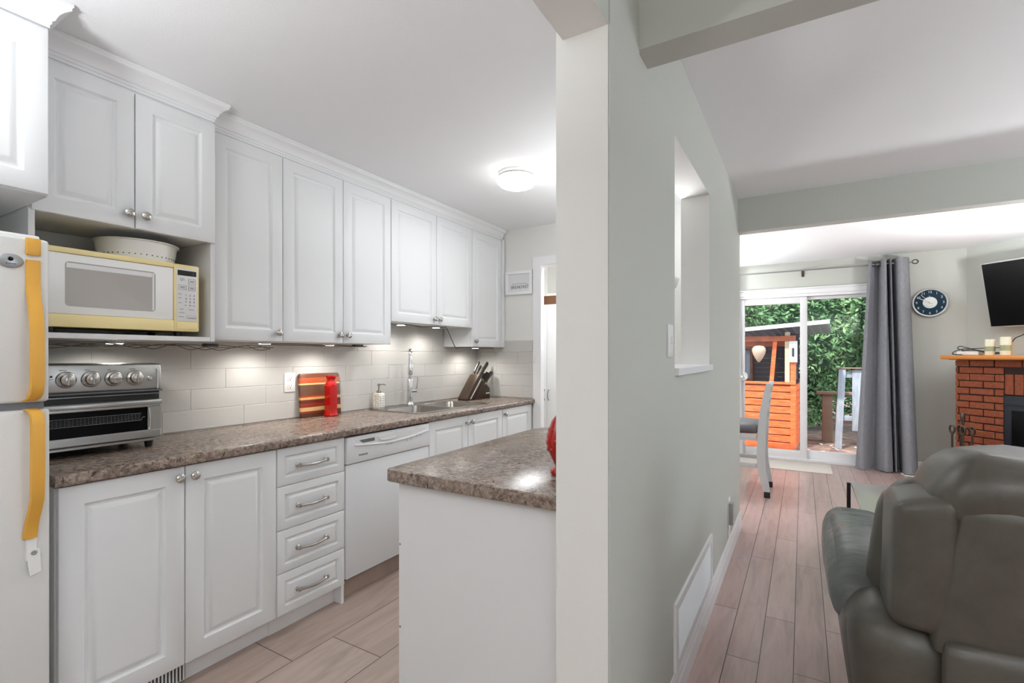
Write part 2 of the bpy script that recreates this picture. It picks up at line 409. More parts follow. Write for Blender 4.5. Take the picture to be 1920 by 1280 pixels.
# baseboards (moulded profile)
bp = [(0, 0), (.014, 0), (.014, .075), (.010, .088), (.010, .1), (.006, .112), (.004, .122), (0, .122)]
def bb(name, p0, p1, normal, z=0):
    p0, p1, nn = Vector(p0), Vector(p1), Vector(normal); mb = MB()
    mb.prism(bp, 0, 1, lambda u, v, a: Vector((p0.x+(p1.x-p0.x)*a + nn.x*u, p0.y+(p1.y-p0.y)*a + nn.y*u, v)))
    return struct(name, mb, M['trim'])
bb('baseboard_divider', (-.41, 1.41), (-.41, 4.08), (1, 0))
bb('baseboard_end', (-.41, 4.08), (-.55, 4.08), (0, 1))
bb('baseboard_back', (.80, 7.0), (1.513, 7.0), (0, -1))
bb('baseboard_corner', (1.513, 7.0), (3.2, 5.313), (-.7071, -.7071))
# white cover board under the return-air grille side
# backsplash tiles, left wall and far wall
def tiles(mb, rows, y0, y1, place, L=.406, offs=(.20, .33, .10, .33, .20, .0)):
    h = .1035
    for k in range(rows):
        z0 = .918 + k*h; y = y0 - L + (offs[k % 6])
        while y < y1:
            a, c = max(y+.001, y0), min(y+L-.001, y1)
            if c-a > .01: place(mb, a, c, z0+.001, z0+h-.001)
            y += L
b = MB().box(-2.69, -2.684, .58, 3.862, .90, 1.54)
tiles(b, 5, .58, 3.862, lambda mb, a, c, z0, z1: mb.box(-2.685, -2.680, a, c, z0, z1, .0012, 1, seg=1))
tiles(b, 1, 2.42, 3.36, lambda mb, a, c, z0, z1: mb.box(-2.685, -2.680, a, c, z0+5*.1035, min(z1+5*.1035, 1.535), .0012, 1, seg=1))
struct('wall_backsplash', b, [M['grout'], M['tile']], smooth=30)
b = MB().box(-2.68, -2.066, 3.864, 3.87, .90, 1.436)
tiles(b, 5, -2.68, -2.067, lambda mb, a, c, z0, z1: mb.box(a, c, 3.860, 3.865, z0, z1, .0012, 1, seg=1), offs=(.1, .28, .22, .05, .2, 0))
struct('wall_backsplash', b, [M['grout'], M['tile']], smooth=30)

# ------------------------------------------------------------------ kitchen: cabinet helpers
def rect_x(x, y0, y1, z0, z1): return [Vector((x, y0, z0)), Vector((x, y1, z0)), Vector((x, y1, z1)), Vector((x, y0, z1))]
def panel_door(y0, y1, z0, z1, xf, th=.02, frame=.058, deep=.010, gs=1):
    """raised panel door front facing +X"""
    g = .0012; y0 += g; y1 -= g; z0 += g; z1 -= g
    k = frame
    prof = [(0, -th), (0, -.004), (.0012, -.0015), (.004, 0), (k, 0), (k+.002*gs, -.003), (k+.006*gs, -deep*.75), (k+.010*gs, -deep), (k+.014*gs, -deep), (k+.017*gs, -deep*.85), (k+.029*gs, -.0014), (k+.032*gs, -.0003), (k+.036*gs, 0)]
    mb = MB()
    mb.loft([rect_x(xf+d, y0+i, y1-i, z0+i, z1-i) for i, d in prof])
    return mb
def knob(parent, x, y, z, r=.0178):
    mb = MB().lathe([(.009, 0), (.009, .002), (.005, .005), (.005, .012), (r*.9, .016), (r, .020), (r*.96, .0245), (r*.72, .028), (r*.3, .0298), (0, .030)], (x, y, z), 'x', 18)
    mb.tube([(x+.0265, y-r*.75, z-r*.45), (x+.031, y, z), (x+.0265, y+r*.75, z+r*.45)], .0022, 6, smooth=4)
    return obj('knob', mb, M['nickel'], parent)
def pull(parent, x, y0, y1, z):
    n = 9; pts = []; rad = []
    for i in range(n):
        t = i/(n-1); y = y0+.006 + (y1-y0-.012)*t
        pts.append((x+.012+.016*math.sin(PI*t)**.8, y, z-.004*math.sin(PI*t))); rad.append(.0082 - .0020*math.sin(PI*t) + (.0014 if abs(t-.5) < .15 else 0))
    mb = MB().tube(pts, rad, 10, smooth=3)
    for y in (y0+.006, y1-.006):
        mb.lathe([(.0115, 0), (.0115, .003), (.0075, .006), (.0075, .013), (.0105, .016), (.0095, .0215), (0, .0235)], (x, y, z), 'x', 14)
    return obj('handle', mb, M['nickel'], parent)
def carcass(x0, x1, y0, y1, z0, z1, bottom_mat=None):
    return MB().box(x0, x1, y0+.0005, y1-.0005, z0, z1, .001, seg=1)
# crown moulding profile: (out from face, height) ; runs up to the ceiling
CP = [(0, 0), (.006, 0), (.006, .010), (.010, .014), (.010, .022), (.016, .026), (.019, .034), (.024, .046), (.033, .056), (.044, .063), (.049, .066), (.049, .074), (.053, .078), (.053, .088), (0, .088)]
XF = -2.066   # base door faces
XU = -2.375   # upper door faces

# upper cabinets -------------------------------------------------
def upper(name, label, y0, y1, z0, doors, xf, zt, knobs, extra=None, frame=.058):
    t = thing(name, label, 'cabinet', (-2.68, (y0+y1)/2, z0))
    obj('body', carcass(-2.679, xf-.021, y0, y1, z0+.002, CZ-.002), M['cab'], t, smooth=0)
    for d0, d1, k in doors:
        d = obj('door', panel_door(d0, d1, z0, zt, xf, frame=frame), M['cab'], t)
        if k: knob(d, xf, k[0], k[1])
    return t
ZT = 2.352
c1 = upper('wall_cabinet', 'white single-door wall cabinet right of the microwave cabinet, first in the tall row', 1.275, 1.625, 1.372, [(1.262, 1.622, (1.590, 1.418))], XU, ZT, None)
c2 = upper('wall_cabinet', 'white double-door wall cabinet in the middle of the tall row above the cutting board', 1.625, 2.420, 1.372, [(1.624, 2.020, (1.990, 1.421)), (2.022, 2.418, (2.050, 1.421))], XU, ZT, None)
c3 = upper('wall_cabinet', 'shorter white double-door wall cabinet above the sink and tap', 2.4205, 3.362, 1.528, [(2.422, 2.895, (2.862, 1.572)), (2.897, 3.361, (2.925, 1.572))], XU, ZT, None)
c4 = upper('wall_cabinet', 'narrow white single-door wall cabinet at the far end of the row, by the knife block', 3.3625, 3.858, 1.372, [(3.363, 3.815, (3.400, 1.42))], XU, ZT, None)
obj('side_filler', MB().box(-2.395, -2.365, 3.818, 3.858, 1.373, 2.36, .001, seg=1), M['cab'], c4, smooth=0)
tag(obj('crown_moulding', MB().prism([(XU-.021+u, 2.362+v-.001) for u, v in CP], 1.262, 3.858, fyz), M['cab'], smooth=25), 'long white crown moulding along the tall row of wall cabinets', 'moulding')
# microwave cabinet (deeper) ------------------------------------
XM = -2.292
cm = thing('microwave_cabinet', 'white two-door wall cabinet with an open shelf niche holding the microwave', 'cabinet', (-2.68, .92, 1.36))
obj('body', MB().box(-2.679, XM-.021, .606, 1.232, 1.812, CZ-.002, .001, seg=1), M['cab'], cm, smooth=0)
for d0, d1, k in ((.612, .918, .893), (.920, 1.231, .950)):
    d = obj('door', panel_door(d0, d1, 1.805, 2.348, XM), M['cab'], cm); knob(d, XM, k, 1.86)
obj('side_panel', MB().box(-2.679, XM-.01, .606, .624, 1.362, 1.811, .001, seg=1), M['cab_in'], cm, smooth=0)
obj('side_panel', MB().box(-2.679, XM-.01, 1.214, 1.232, 1.362, 1.811, .001, seg=1), M['cab_in'], cm, smooth=0)
obj('shelf', MB().box(-2.679, XM-.012, .6245, 1.2135, 1.362, 1.382, .001, seg=1), M['cab_in'], cm, smooth=0)
obj('back_panel', MB().box(-2.688, -2.6795, .6245, 1.2135, 1.383, 1.81), M['cab_in'], cm, smooth=0)
def crown_l(parent, xface, y_end, y_start, name='crown_moulding'):
    """crown along a deeper cabinet that returns to the wall at its end"""
    rings = []
    for k, (x, y, sx, sy) in enumerate(((xface, y_start, 1, 0), (xface, y_end, 1, 1), (-2.37, y_end, 0, 1))):
        rings.append([Vector((x + (u if sx else 0), y + (u if sy else 0), 2.362+v-.001)) for u, v in CP])
    return obj(name, MB().loft(rings), M['cab'], parent, smooth=25)
crown_l(cm, XM-.021, 1.228, .606)
# cabinet over the fridge ----------------------------------------
XR = -2.087
cf = thing('fridge_cabinet', 'white wall cabinet above the fridge, nearest the viewer at top left', 'cabinet', (-2.68, .2, 1.82))
obj('body', MB().box(-2.679, XR-.021, -.25, .603, 1.815, CZ-.002, .001, seg=1), M['cab'], cf, smooth=0)
obj('door', panel_door(.172, .600, 1.816, 2.348, XR), M['cab'], cf)
obj('door', panel_door(-.248, .170, 1.816, 2.348, XR), M['cab'], cf)
rings = []
for x, y, sx, sy in ((XR-.021, -.25, 1, 0), (XR-.021, .600, 1, 1), (-2.30, .600, 0, 1)):
    rings.append([Vector((x + (u if sx else 0), y + (u if sy else 0), 2.362+v-.001)) for u, v in CP])
obj('crown_moulding', MB().loft(rings), M['cab'], cf, smooth=25)

# base cabinets --------------------------------------------------
def base(label, y0, y1, name='base_cabinet', top=.873):
    t = thing(name, label, 'cabinet', (-2.38, (y0+y1)/2, 0))
    obj('body', MB().box(-2.679, XF-.021, y0+.0005, y1-.0005, .10, top, .001, seg=1), M['cab'], t, smooth=0)
    return t
t = base('white double-door base cabinet under the toaster oven, beside the fridge', .612, 1.381)
obj('toe_kick', MB().box(-2.679, -2.135, .612, 1.381, 0, .099), M['trim'], t, smooth=0)
for d0, d1, k in ((.615, .994, .969), (.996, 1.380, 1.023)):
    d = obj('door', panel_door(d0, d1, .098, .872, XF, frame=.066), M['cab'], t); knob(d, XF, k, .829, .0175)
b = MB().box(-2.134, -2.118, .86, 1.02, .012, .088, .002, seg=1)
for i in range(12): b.box(-2.118, -2.112, .868+i*.0125, .868+i*.0125+.005, .018, .082)
obj('toe_vent', b, [M['gasket']], t, smooth=0)
b = MB()
for i in range(12): b.box(-2.1118, -2.108, .869+i*.0125, .869+i*.0125+.005, .018, .082)
obj('vent_slats', b, M['white'], t, smooth=0)
t = base('white base cabinet with four stacked drawers, left of the dishwasher', 1.381, 1.768)
obj('toe_kick', MB().box(-2.679, -2.13, 1.381, 1.748, 0, .099), M['trim'], t, smooth=0)
obj('end_leg', MB().box(-2.62, XF-.008, 1.750, 1.768, 0, .099, .001, seg=1), M['trim'], t, smooth=0)
zs = [.098, .292, .491, .694, .872]
for i in range(4):
    d = obj('drawer', panel_door(1.383, 1.767, zs[i], zs[i+1], XF, frame=.038, gs=.72), M['cab'], t)
    pull(d, XF, 1.482, 1.650, (zs[i]+zs[i+1])/2 - .003)
t = base('white double-door base cabinet under the sink', 2.442, 3.338, top=.755)
obj('toe_kick', MB().box(-2.679, -2.13, 2.442, 3.338, 0, .099), M['trim'], t, smooth=0)
for d0, d1, k in ((2.444, 2.871, 2.845), (2.873, 3.337, 2.905)):
    d = obj('door', panel_door(d0, d1, .098, .872, XF, frame=.06), M['cab'], t); knob(d, XF, k, .82)
t = base('narrow white single-door base cabinet at the far end of the counter', 3.338, 3.862)
obj('toe_kick', MB().box(-2.679, -2.13, 3.338, 3.862, 0, .099), M['trim'], t, smooth=0)
d = obj('door', panel_door(3.340, 3.832, .098, .872, XF, frame=.06), M['cab'], t); knob(d, XF, 3.368, .826)

# countertop with sink cut-out
XE = XF+.022
def cprof(x0, x1, front):
    if not front: return [(x0, .875), (x1, .875), (x1, .914), (x0, .914)]
    r = .012; P = [(x0, .875), (x1-r*.6, .875)]
    for k in range(5): a = -PI/2 + k*PI/8; P.append((x1-r+r*math.cos(a)*.999, .875+r*.9+r*.9*math.sin(a)))
    for k in range(5): a = k*PI/8; P.append((x1-r+r*math.cos(a), .914-r+r*math.sin(a)))
    P.append((x0, .914)); return P
b = MB()
for y0, y1 in ((.602, 2.475), (3.285, 3.8595)): b.prism(cprof(-2.6795, XE, True), y0, y1, fyz)
b.prism(cprof(-2.17, XE, True), 2.475, 3.285, fyz).prism(cprof(-2.6795, -2.60, False), 2.475, 3.285, fyz)
ct = tag(obj('countertop', b, M['counter'], smooth=30), 'long brown mottled laminate worktop along the left wall', 'countertop')

# peninsula -------------------------------------------------------
t = thing('kitchen_peninsula', 'plain white peninsula unit against the dividing wall, nearest the viewer', 'cabinet', (-.87, 1.7, 0))
obj('end_panel', MB().box(-1.182, -.5505, 1.240, 1.258, 0, .8725, .001, seg=1), M['cab_in'], t, smooth=0)
obj('body', MB().box(-1.178, -.5505, 1.2585, 2.30, .0, .8725, .001, seg=1), M['cab_in'], t, smooth=0)
for z in (.38, .66): obj('screw', MB().lathe([(.004, 0), (.003, .0015), (0, .002)], (-1.176, 1.2397, z), frame=(Vector((1, 0, 0)), Vector((0, 0, 1)), Vector((0, -1, 0))), n=10), M['greyink'], t)
r = .022
poly = [(-1.222+r, 1.213), (-.5505, 1.213), (-.5505, 2.44), (-1.03, 2.44)]
for k in range(1, 8): a = PI/2 + k*PI/16; poly.append((-1.03+.192*math.cos(a), 2.248+.192*math.sin(a)))
poly += [(-1.222, 2.248), (-1.222, 1.213+r)]
for k in range(1, 5): a = PI + k*PI/10; poly.append((-1.222+r+r*math.cos(a), 1.213+r+r*math.sin(a)))
b = MB().prism(poly, .8745, .914, fxy, bevel=.004)
tag(obj('countertop', b, M['counter'], smooth=35), 'brown mottled laminate peninsula top with a rounded far corner', 'countertop')

# dishwasher ------------------------------------------------------
t = thing('dishwasher', 'white built-in dishwasher between the drawers and the sink cabinet', 'dishwasher', (-2.38, 2.105, 0))
obj('body', MB().box(-2.66, XF-.03, 1.773, 2.437, .10, .87), M['gap'], t, smooth=0)
obj('toe_panel', MB().box(-2.14, -2.125, 1.772, 2.438, .0, .10), M['floor_k'], t, smooth=0, label='wood-toned toe panel')
obj('door_panel', MB().box(XF-.03, XF+.002, 1.774, 2.436, .118, .720, .005), M['dish'], t)
obj('control_panel', MB().box(XF-.03, XF+.010, 1.774, 2.436, .724, .866, .006), M['dish'], t)
b = MB()
n = 16
lip = [(1.82 + (2.41-1.82)*i/n, .822 - .022*math.sin(PI*i/n)) for i in range(n+1)]
b.tube([(XF+.012, y, z) for y, z in lip], .006, 8)
obj('handle_lip', b, M['dish'], t)
b = MB().prism([(1.83, .834), (2.10, .806), (2.22, .808), (2.395, .836), (2.395, .846), (1.83, .846)], XF+.0095, XF+.0112, fxz)
b.tube([(XF+.013, 1.995, .846), (XF+.015, 2.01, .826), (XF+.016, 2.06, .820), (XF+.016, 2.12, .826), (XF+.013, 2.14, .846)], .003, 6, smooth=4)
obj('latch_recess', b, M['cab_in'], t)
b = MB()
for k in range(4):
    b.box(XF+.011, XF+.0125, 1.842+.012*(3-k)*(k < 3) + .005*k, 1.965, .8285+.0045*k - .002, .8312+.0045*k - .002)
obj('vent', b, M['black'], t, smooth=0)
text('FRIGIDAIRE', .0135, M['ink'], t, (XF+.0105, 1.885, .762), FX, 'brand_lettering', sx=.95)
for k, s in enumerate(('Start', 'Cancel')): pass
def mark(parent, m, *bx): obj('printed_mark', MB().box(*bx), m, parent, smooth=0)
for k in range(5): mark(t, M['greyink'], XF+.0098, XF+.0106, 2.055+.011*k, 2.061+.011*k, .788, .791 + .002*(k % 2))
for k in range(4): mark(t, M['greyink'], XF+.0098, XF+.0106, 2.20+.010*k, 2.207+.010*k, .797, .7995)
for k in range(3): mark(t, M['greyink'], XF+.0098, XF+.0106, 2.255+.002*k, 2.266+.002*k, .790+.008*k, .7925+.008*k)
for k in range(2): mark(t, M['greyink'], XF+.0098, XF+.0106, 2.31+.032*k, 2.318+.032*k, .800, .804)
mark(t, M['greyink'], XF+.0098, XF+.0106, 2.225, 2.231, .785, .791)

# sink ------------------------------------------------------------
t = thing('kitchen_sink', 'double-bowl stainless steel sink set in the worktop', 'sink', (-2.38, 2.88, .914))
def rrect(x0, x1, y0, y1, r, z, n=5):
    P = []
    for cx, cy, a0 in ((x1-r, y1-r, 0), (x0+r, y1-r, PI/2), (x0+r, y0+r, PI), (x1-r, y0+r, 3*PI/2)):
        for k in range(n+1): a = a0 + k*PI/2/n; P.append(Vector((cx+r*math.cos(a), cy+r*math.sin(a), z)))
    return P
b = MB()
sx0, sx1 = -2.632, -2.148
def ringpl(outer, inner):
    b.loft([outer, inner], cap0=False, cap1=False)
def bowl(y0, y1):
    x0, x1 = -2.545, -2.185
    rim_in = [rrect(x0, x1, y0, y1, .06, .9185), rrect(x0+.004, x1-.004, y0+.004, y1-.004, .058, .914), rrect(x0+.012, x1-.012, y0+.012, y1-.012, .055, .79), rrect(x0+.03, x1-.03, y0+.03, y1-.03, .05, .765)]
    bb_ = MB().loft(rim_in, cap0=False, cap1=True)
    cx, cy = (x0+x1)/2, (y0+y1)/2
    obj('bowl', bb_, M['sinksteel'], t, smooth=50)
    obj('drain', MB().lathe([(.045, .7655), (.045, .768), (.03, .769), (.02, .766)], (cx, cy, 0), n=18), M['chrome'], t)
bowl(2.500, 2.865); bowl(2.895, 3.260)
def frame4(y0, y1, by0, by1):
    x0, x1 = -2.545, -2.185
    o = rrect(sx0, sx1, y0, y1, .03, .9165); i = rrect(x0, x1, by0, by1, .06, .9185)
    b.loft([[p + Vector((0, 0, -.0025)) for p in o], o, i], cap0=False, cap1=False)
frame4(2.455, 2.880, 2.500, 2.865); frame4(2.880, 3.305, 2.895, 3.260)
obj('rim', b, M['sinksteel'], t, smooth=50)

# tap -------------------------------------------------------------
fx, fy = -2.588, 2.835
t = thing('kitchen_tap', 'tall chrome pull-down kitchen tap behind the sink', 'tap', (fx, fy, .9175))
obj('base', MB().lathe([(.031, .9175), (.031, .923), (.026, .927), (.024, .93), (.024, .955)], (fx, fy, 0), n=24), M['chrome'], t)
obj('body', MB().lathe([(.0215, .955), (.0215, 1.115), (.0195, 1.122), (.0145, 1.126)], (fx, fy, 0), n=24), M['chrome'], t)
dx, dy = .69, -.72
pts = [(fx, fy, 1.12), (fx, fy, 1.27)]
for k in range(0, 9):
    a = PI - k*PI/8; pts.append((fx+dx*(.05+.05*math.cos(a)), fy+dy*(.05+.05*math.cos(a)), 1.275+.065*math.sin(a)))
pts.append((fx+dx*.102, fy+dy*.102, 1.245))
obj('spout', MB().tube(pts, .0125, 12, smooth=3), M['chrome'], t)
hx, hy = fx+dx*.102, fy+dy*.102
obj('spray_head', MB().lathe([(.013, 1.25), (.0165, 1.235), (.0185, 1.19), (.0195, 1.16), (.017, 1.155), (.0, 1.154)][::-1], (hx, hy, 0), n=18), M['chrome'], t)
b = MB().tube([(fx, fy, 1.03), (fx+.055*.86, fy+.055*.51, 1.03)], .014, 12)
b.tube([(fx+.047*.86, fy+.047*.51, 1.035), (fx+.055*.86, fy+.055*.51, 1.08), (fx+.06*.86, fy+.06*.51, 1.135)], [.006, .005, .004], 8)
obj('lever', b, M['chrome'], t)

# fridge ----------------------------------------------------------
XFZ = -1.98
t = thing('refrigerator', 'white top-freezer fridge with aged yellow handles at the left edge', 'fridge', (-2.3, .19, 0))
obj('body', MB().box(-2.66, XFZ-.07, -.19, .566, .02, 1.648, .006), M['fridge'], t)
obj('freezer_door', MB().box(XFZ-.065, XFZ, -.19, .570, 1.160, 1.650, .010, seg=3), M['fridge'], t)
obj('fridge_door', MB().box(XFZ-.065, XFZ, -.19, .572, .06, 1.138, .010, seg=3), M['fridge'], t)
obj('door_gap', MB().box(XFZ-.069, XFZ-.012, -.185, .560, 1.138, 1.160), M['gasket'], t, smooth=0)
obj('hinge_cap', MB().box(XFZ-.16, XFZ-.02, .44, .553, 1.649, 1.662, .004), M['white'], t)
def strip(pts, y0, y1, th=.010):
    """flat bowed handle: pts are (x,z,yshift) centre-line points"""
    rings = []
    for x, z, s in pts:
        rings.append([Vector((x-th/2, y0+s, z)), Vector((x+th/2, y0+s+.003, z)), Vector((x+th/2+.002, (y0+y1)/2+s, z)), Vector((x+th/2, y1+s-.003, z)), Vector((x-th/2, y1+s, z))])
    return MB().loft(rings)
hp = [(XFZ+.006, 1.5835, 0), (XFZ+.006, 1.52, 0), (XFZ+.010, 1.485, 0), (XFZ+.022, 1.45, 0), (XFZ+.034, 1.41, 0), (XFZ+.040, 1.36, 0), (XFZ+.041, 1.28, 0), (XFZ+.040, 1.21, 0), (XFZ+.034, 1.185, -.001), (XFZ+.02, 1.172, -.003), (XFZ+.002, 1.164, -.008)]
hd = obj('freezer_handle', strip(hp, .515, .549), M['yellow'], t, smooth=60)
obj('handle_trim', MB().box(XFZ-.003, XFZ+.008, .5155, .5485, 1.598, 1.649, .003), M['yellow'], hd)
hp = [(XFZ+.002, 1.141, -.008), (XFZ+.02, 1.136, -.003), (XFZ+.034, 1.125, 0), (XFZ+.040, 1.095, 0), (XFZ+.041, 1.02, 0), (XFZ+.040, .93, 0), (XFZ+.036, .875, 0), (XFZ+.024, .838, -.002), (XFZ+.012, .812, -.004), (XFZ+.007, .785, -.006), (XFZ+.006, .757, -.008)]
hd = obj('fridge_handle', strip(hp, .516, .550), M['yellow'], t, smooth=60)
b = MB().box(XFZ-.001, XFZ+.005, .5165, .540, .690, .757, .001, seg=1)
b.prism([(.516, .714), (.545, .722), (.549, .652), (.523, .645)], XFZ+.005, XFZ+.008, fxz)
hb = obj('handle_bracket', b, M['paper'], t, smooth=0)
obj('screw', MB().lathe([(.0072, .008), (.0072, .0095), (.0045, .0105), (.002, .0095)], (XFZ, .5325, .7125), 'x', 14), M['badge'], hb)
b = MB(); b.loft([[Vector((XFZ+d, .483+ry*math.cos(a), 1.575+rz*math.sin(a))) for a in [2*PI*i/28 for i in range(28)]] for d, ry, rz in ((-.001, .029, .0205), (.003, .029, .0205), (.0045, .0265, .018))])
bd = obj('badge', b, M['badge'], t)
b = MB().lathe([(.0062, .0043), (.0062, .0058), (.0048, .0058), (.0048, .0045)], (XFZ, .483, 1.580), 'x', 16)
b.lathe([(.0022, .004), (.002, .0054), (0, .0056)], (XFZ, .4835, 1.5805), 'x', 10)
b.box(XFZ+.004, XFZ+.005, .473, .4765, 1.5655, 1.5685)
for k in range(5): b.box(XFZ+.004, XFZ+.005, .4785+.0034*k, .481+.0034*k, 1.5655, 1.568)
obj('badge_mark', b, M['ink'], bd, smooth=0)

# microwave -------------------------------------------------------
XW = -2.312; my0, my1, mz0, mz1 = .632, 1.170, 1.404, 1.694
t = thing('microwave', 'white microwave oven with yellowed ivory trim in the cabinet niche', 'microwave', (-2.48, .90, 1.382))
obj('casing', MB().box(-2.655, XW-.032, my0+.004, my1-.004, mz0+.006, mz1-.002, .004), M['ivory'], t)
obj('door', MB().box(XW-.03, XW, my0, 1.0655, 1.4515, 1.6735, .004), M['white'], t)
obj('top_band', MB().box(XW-.03, XW+.004, my0, 1.0665, 1.674, mz1, .003), M['ivory'], t)
obj('bottom_band', MB().box(XW-.03, XW+.006, my0, 1.0665, mz0, 1.451, .004), M['ivory'], t)
obj('control_frame', MB().box(XW-.03, XW+.001, 1.0675, my1, mz0, mz1, .006), M['ivory'], t)
def rr_x(x, y0, y1, z0, z1, r, n=4):
    return [Vector((x, p.x, p.y)) for p in rrect(y0, y1, z0, z1, r, 0, n)]
wn = obj('window', MB().loft([rr_x(XW-.002, .708, .998, 1.481, 1.644, .012), rr_x(XW+.0015, .708, .998, 1.481, 1.644, .012), rr_x(XW+.0005, .712, .994, 1.485, 1.640, .010)]), M['mwin'], t, smooth=20)
obj('window_reveal', MB().box(XW+.0006, XW+.001, .712, .986, 1.622, 1.6395).box(XW+.0006, XW+.001, .987, .9935, 1.486, 1.6395), M['cab_in'], wn, smooth=0)
obj('control_panel', MB().box(XW-.002, XW+.0025, 1.077, 1.160, 1.448, 1.676, .002), M['cab_in'], t)
obj('display', MB().box(XW+.0025, XW+.0035, 1.081, 1.156, 1.646, 1.668), M['black'], t, smooth=0)
text(':', .014, M['cab_in'], t, (XW+.0036, 1.144, 1.657), FX, 'display_mark')
obj('open_button', MB().box(XW-.001, XW+.004, 1.078, 1.160, 1.4125, 1.443, .003), M['ivory'], t)
def outline(mb, y0, y1, z0, z1, w=.0011, x=XW+.0024):
    mb.box(x, x+.0006, y0, y1, z0, z0+w).box(x, x+.0006, y0, y1, z1-w, z1).box(x, x+.0006, y0, y0+w, z0, z1).box(x, x+.0006, y1-w, y1, z0, z1)
for (a0, a1, z0, z1) in ((1.124, 1.152, 1.610, 1.634), (1.085, 1.115, 1.585, 1.605), (1.124, 1.152, 1.583, 1.604), (1.117, 1.157, 1.461, 1.472)):
    p = obj('button', MB().box(XW+.0024, XW+.004, a0, a1, z0, z1, .0012, seg=1), M['cab_in'], t, smooth=0)
    q = MB(); outline(q, a0, a1, z0, z1, x=XW+.0038)
    for k in range(2 if z1-z0 > .015 else 1): q.box(XW+.0038, XW+.0046, a0+.006, a1-.006, (z0+z1)/2-.0035+.0045*k, (z0+z1)/2-.001+.0045*k)
    obj('button_marks', q, M['greyink'], p, smooth=0)
for r_ in range(4):
    for c_ in range(3):
        s = ('123', '456', '789', ' 0 ')[r_][c_]
        if s != ' ': text(s, .0115, M['ink'], t, (XW+.0026, 1.1145+.0165*c_, 1.561-.0145*r_), FX, 'key_numeral')
b = MB()
for z, y0, y1 in ((1.564, 1.083, 1.096), (1.547, 1.084, 1.096), (1.526, 1.084, 1.097), (1.5165, 1.108, 1.117), (1.516, 1.142, 1.153), (1.499, 1.088, 1.104), (1.4985, 1.125, 1.147), (1.484, 1.086, 1.108), (1.466, 1.085, 1.106), (1.632, 1.09, 1.108), (1.626, 1.09, 1.110), (1.621, 1.093, 1.099)):
    mark(t, M['greyink'], XW+.0024, XW+.003, y0, y1, z, z+.0022)
for y in (.68, 1.11):
    for x in (-2.61, -2.37): obj('foot', MB().lathe([(.013, 1.3825), (.015, 1.405)], (x, y, 0), n=12), M['black'], t)
t = thing('colander', 'shallow white plastic colander on top of the microwave', 'colander', (-2.478, 1.0, 1.6945))
b = MB().lathe([(.125, 1.6945), (.132, 1.697), (.139, 1.74), (.143, 1.772), (.152, 1.775), (.152, 1.778), (.140, 1.777), (.134, 1.745), (.127, 1.702)], (-2.478, 1.0, 0), n=48)
obj('bowl', b, M['white'], t, smooth=60)
b = MB()
for k in range(44):
    a = 2*PI*k/44; r_ = .1357
    c = Vector((-2.478+r_*math.cos(a), 1.0+r_*math.sin(a), 1.718)); nn = Vector((math.cos(a), math.sin(a), -.16)).normalized()
    u = Vector((-math.sin(a), math.cos(a), 0)); w = nn.cross(u)
    b.lathe([(.0022, -.001), (.0022, .0012), (0, .0012)], c, frame=(u, w, nn), n=8)
obj('drain_holes', b, M['gap'], t)
tag(obj('black_lid', MB().box(-2.50, -2.42, .70, .78, 1.6945, 1.706, .004), M['black']), 'small flat black item lying on top of the microwave near the fridge', 'lid')

# toaster oven ----------------------------------------------------
XO = -2.352; oy0, oy1, oz0, oz1 = .625, 1.040, .944, 1.268
t = thing('toaster_oven', 'stainless steel air-fryer toaster oven with four dials on the worktop', 'toaster oven', (-2.5, .83, .914))
obj('casing', MB().box(-2.655, XO-.022, oy0+.003, oy1, oz0, oz1, .014, seg=4), M['steel'], t)
obj('control_panel', MB().box(XO-.03, XO+.010, oy0, oy1-.004, 1.158, 1.266, .010, seg=3), M['steel'], t)
obj('side_trim', MB().tube([(XO+.010, oy1-.022, 1.160), (XO+.011, oy1-.022, 1.235), (XO+.010, oy1-.028, 1.245)], .004, 8, smooth=4), M['chrome'], t)
for i, y in enumerate((.720, .794, .866, .938)):
    k = obj('dial', MB().lathe([(.031, .010), (.031, .013), (.028, .017), (.0245, .018), (.0245, .016), (.021, .018), (.0205, .032), (.018, .034), (0, .034)], (XO, y, 1.209), 'x', 32), [M['nickel']], t, smooth=40)
    a = (-.12, .02, PI/2, 0)[i]; mt = Matrix.Translation((XO+.034, y, 1.209)) @ Matrix.Rotation(a, 4, 'X')
    obj('pointer', MB().box(-.002, .0045, -.0028, .0028, -.0195, .0195, .001, mat=mt, seg=1), M['steel'], k)
obj('button', MB().lathe([(.011, .009), (.011, .014), (.008, .017), (0, .0175)], (XO, .990, 1.206), 'x', 18), M['chrome'], t)
obj('indicator_lamp', MB().lathe([(.004, .009), (.004, .0115), (0, .012)], (XO, .678, 1.222), 'x', 10), M['black'], t)
mark(t, M['ink'], XO+.0098, XO+.0104, .672, .685, 1.2115, 1.2128)
for y, w in ((.700, .022), (.775, .016), (.846, .010), (.917, .022)): mark(t, M['ink'], XO+.0098, XO+.0104, y, y+w, 1.2435, 1.2455)
b = MB().box(XO-.0225, XO-.016, oy0, oy1-.004, 1.1, 1.157)
obj('vent_gap', b, M['black'], t, smooth=0)
obj('vent_slat', MB().box(XO-.0155, XO-.004, oy0, oy1-.006, 1.139, 1.143, .001, seg=1), M['steel'], t, smooth=0)
obj('ledge', MB().box(XO-.006, XO+.008, oy0, oy1, 1.151, 1.158, .002, seg=1), M['gasket'], t, smooth=0)
dr = obj('door', MB(), M['steel'], t); 
b = MB().box(XO-.012, XO+.006, oy0, oy1-.006, .958, .991, .003).box(XO-.012, XO+.006, oy0, oy1-.006, 1.085, 1.117, .003).box(XO-.012, XO+.006, .985, oy1-.006, .990, 1.086).box(XO-.012, XO+.006, oy0, .650, .990, 1.086)
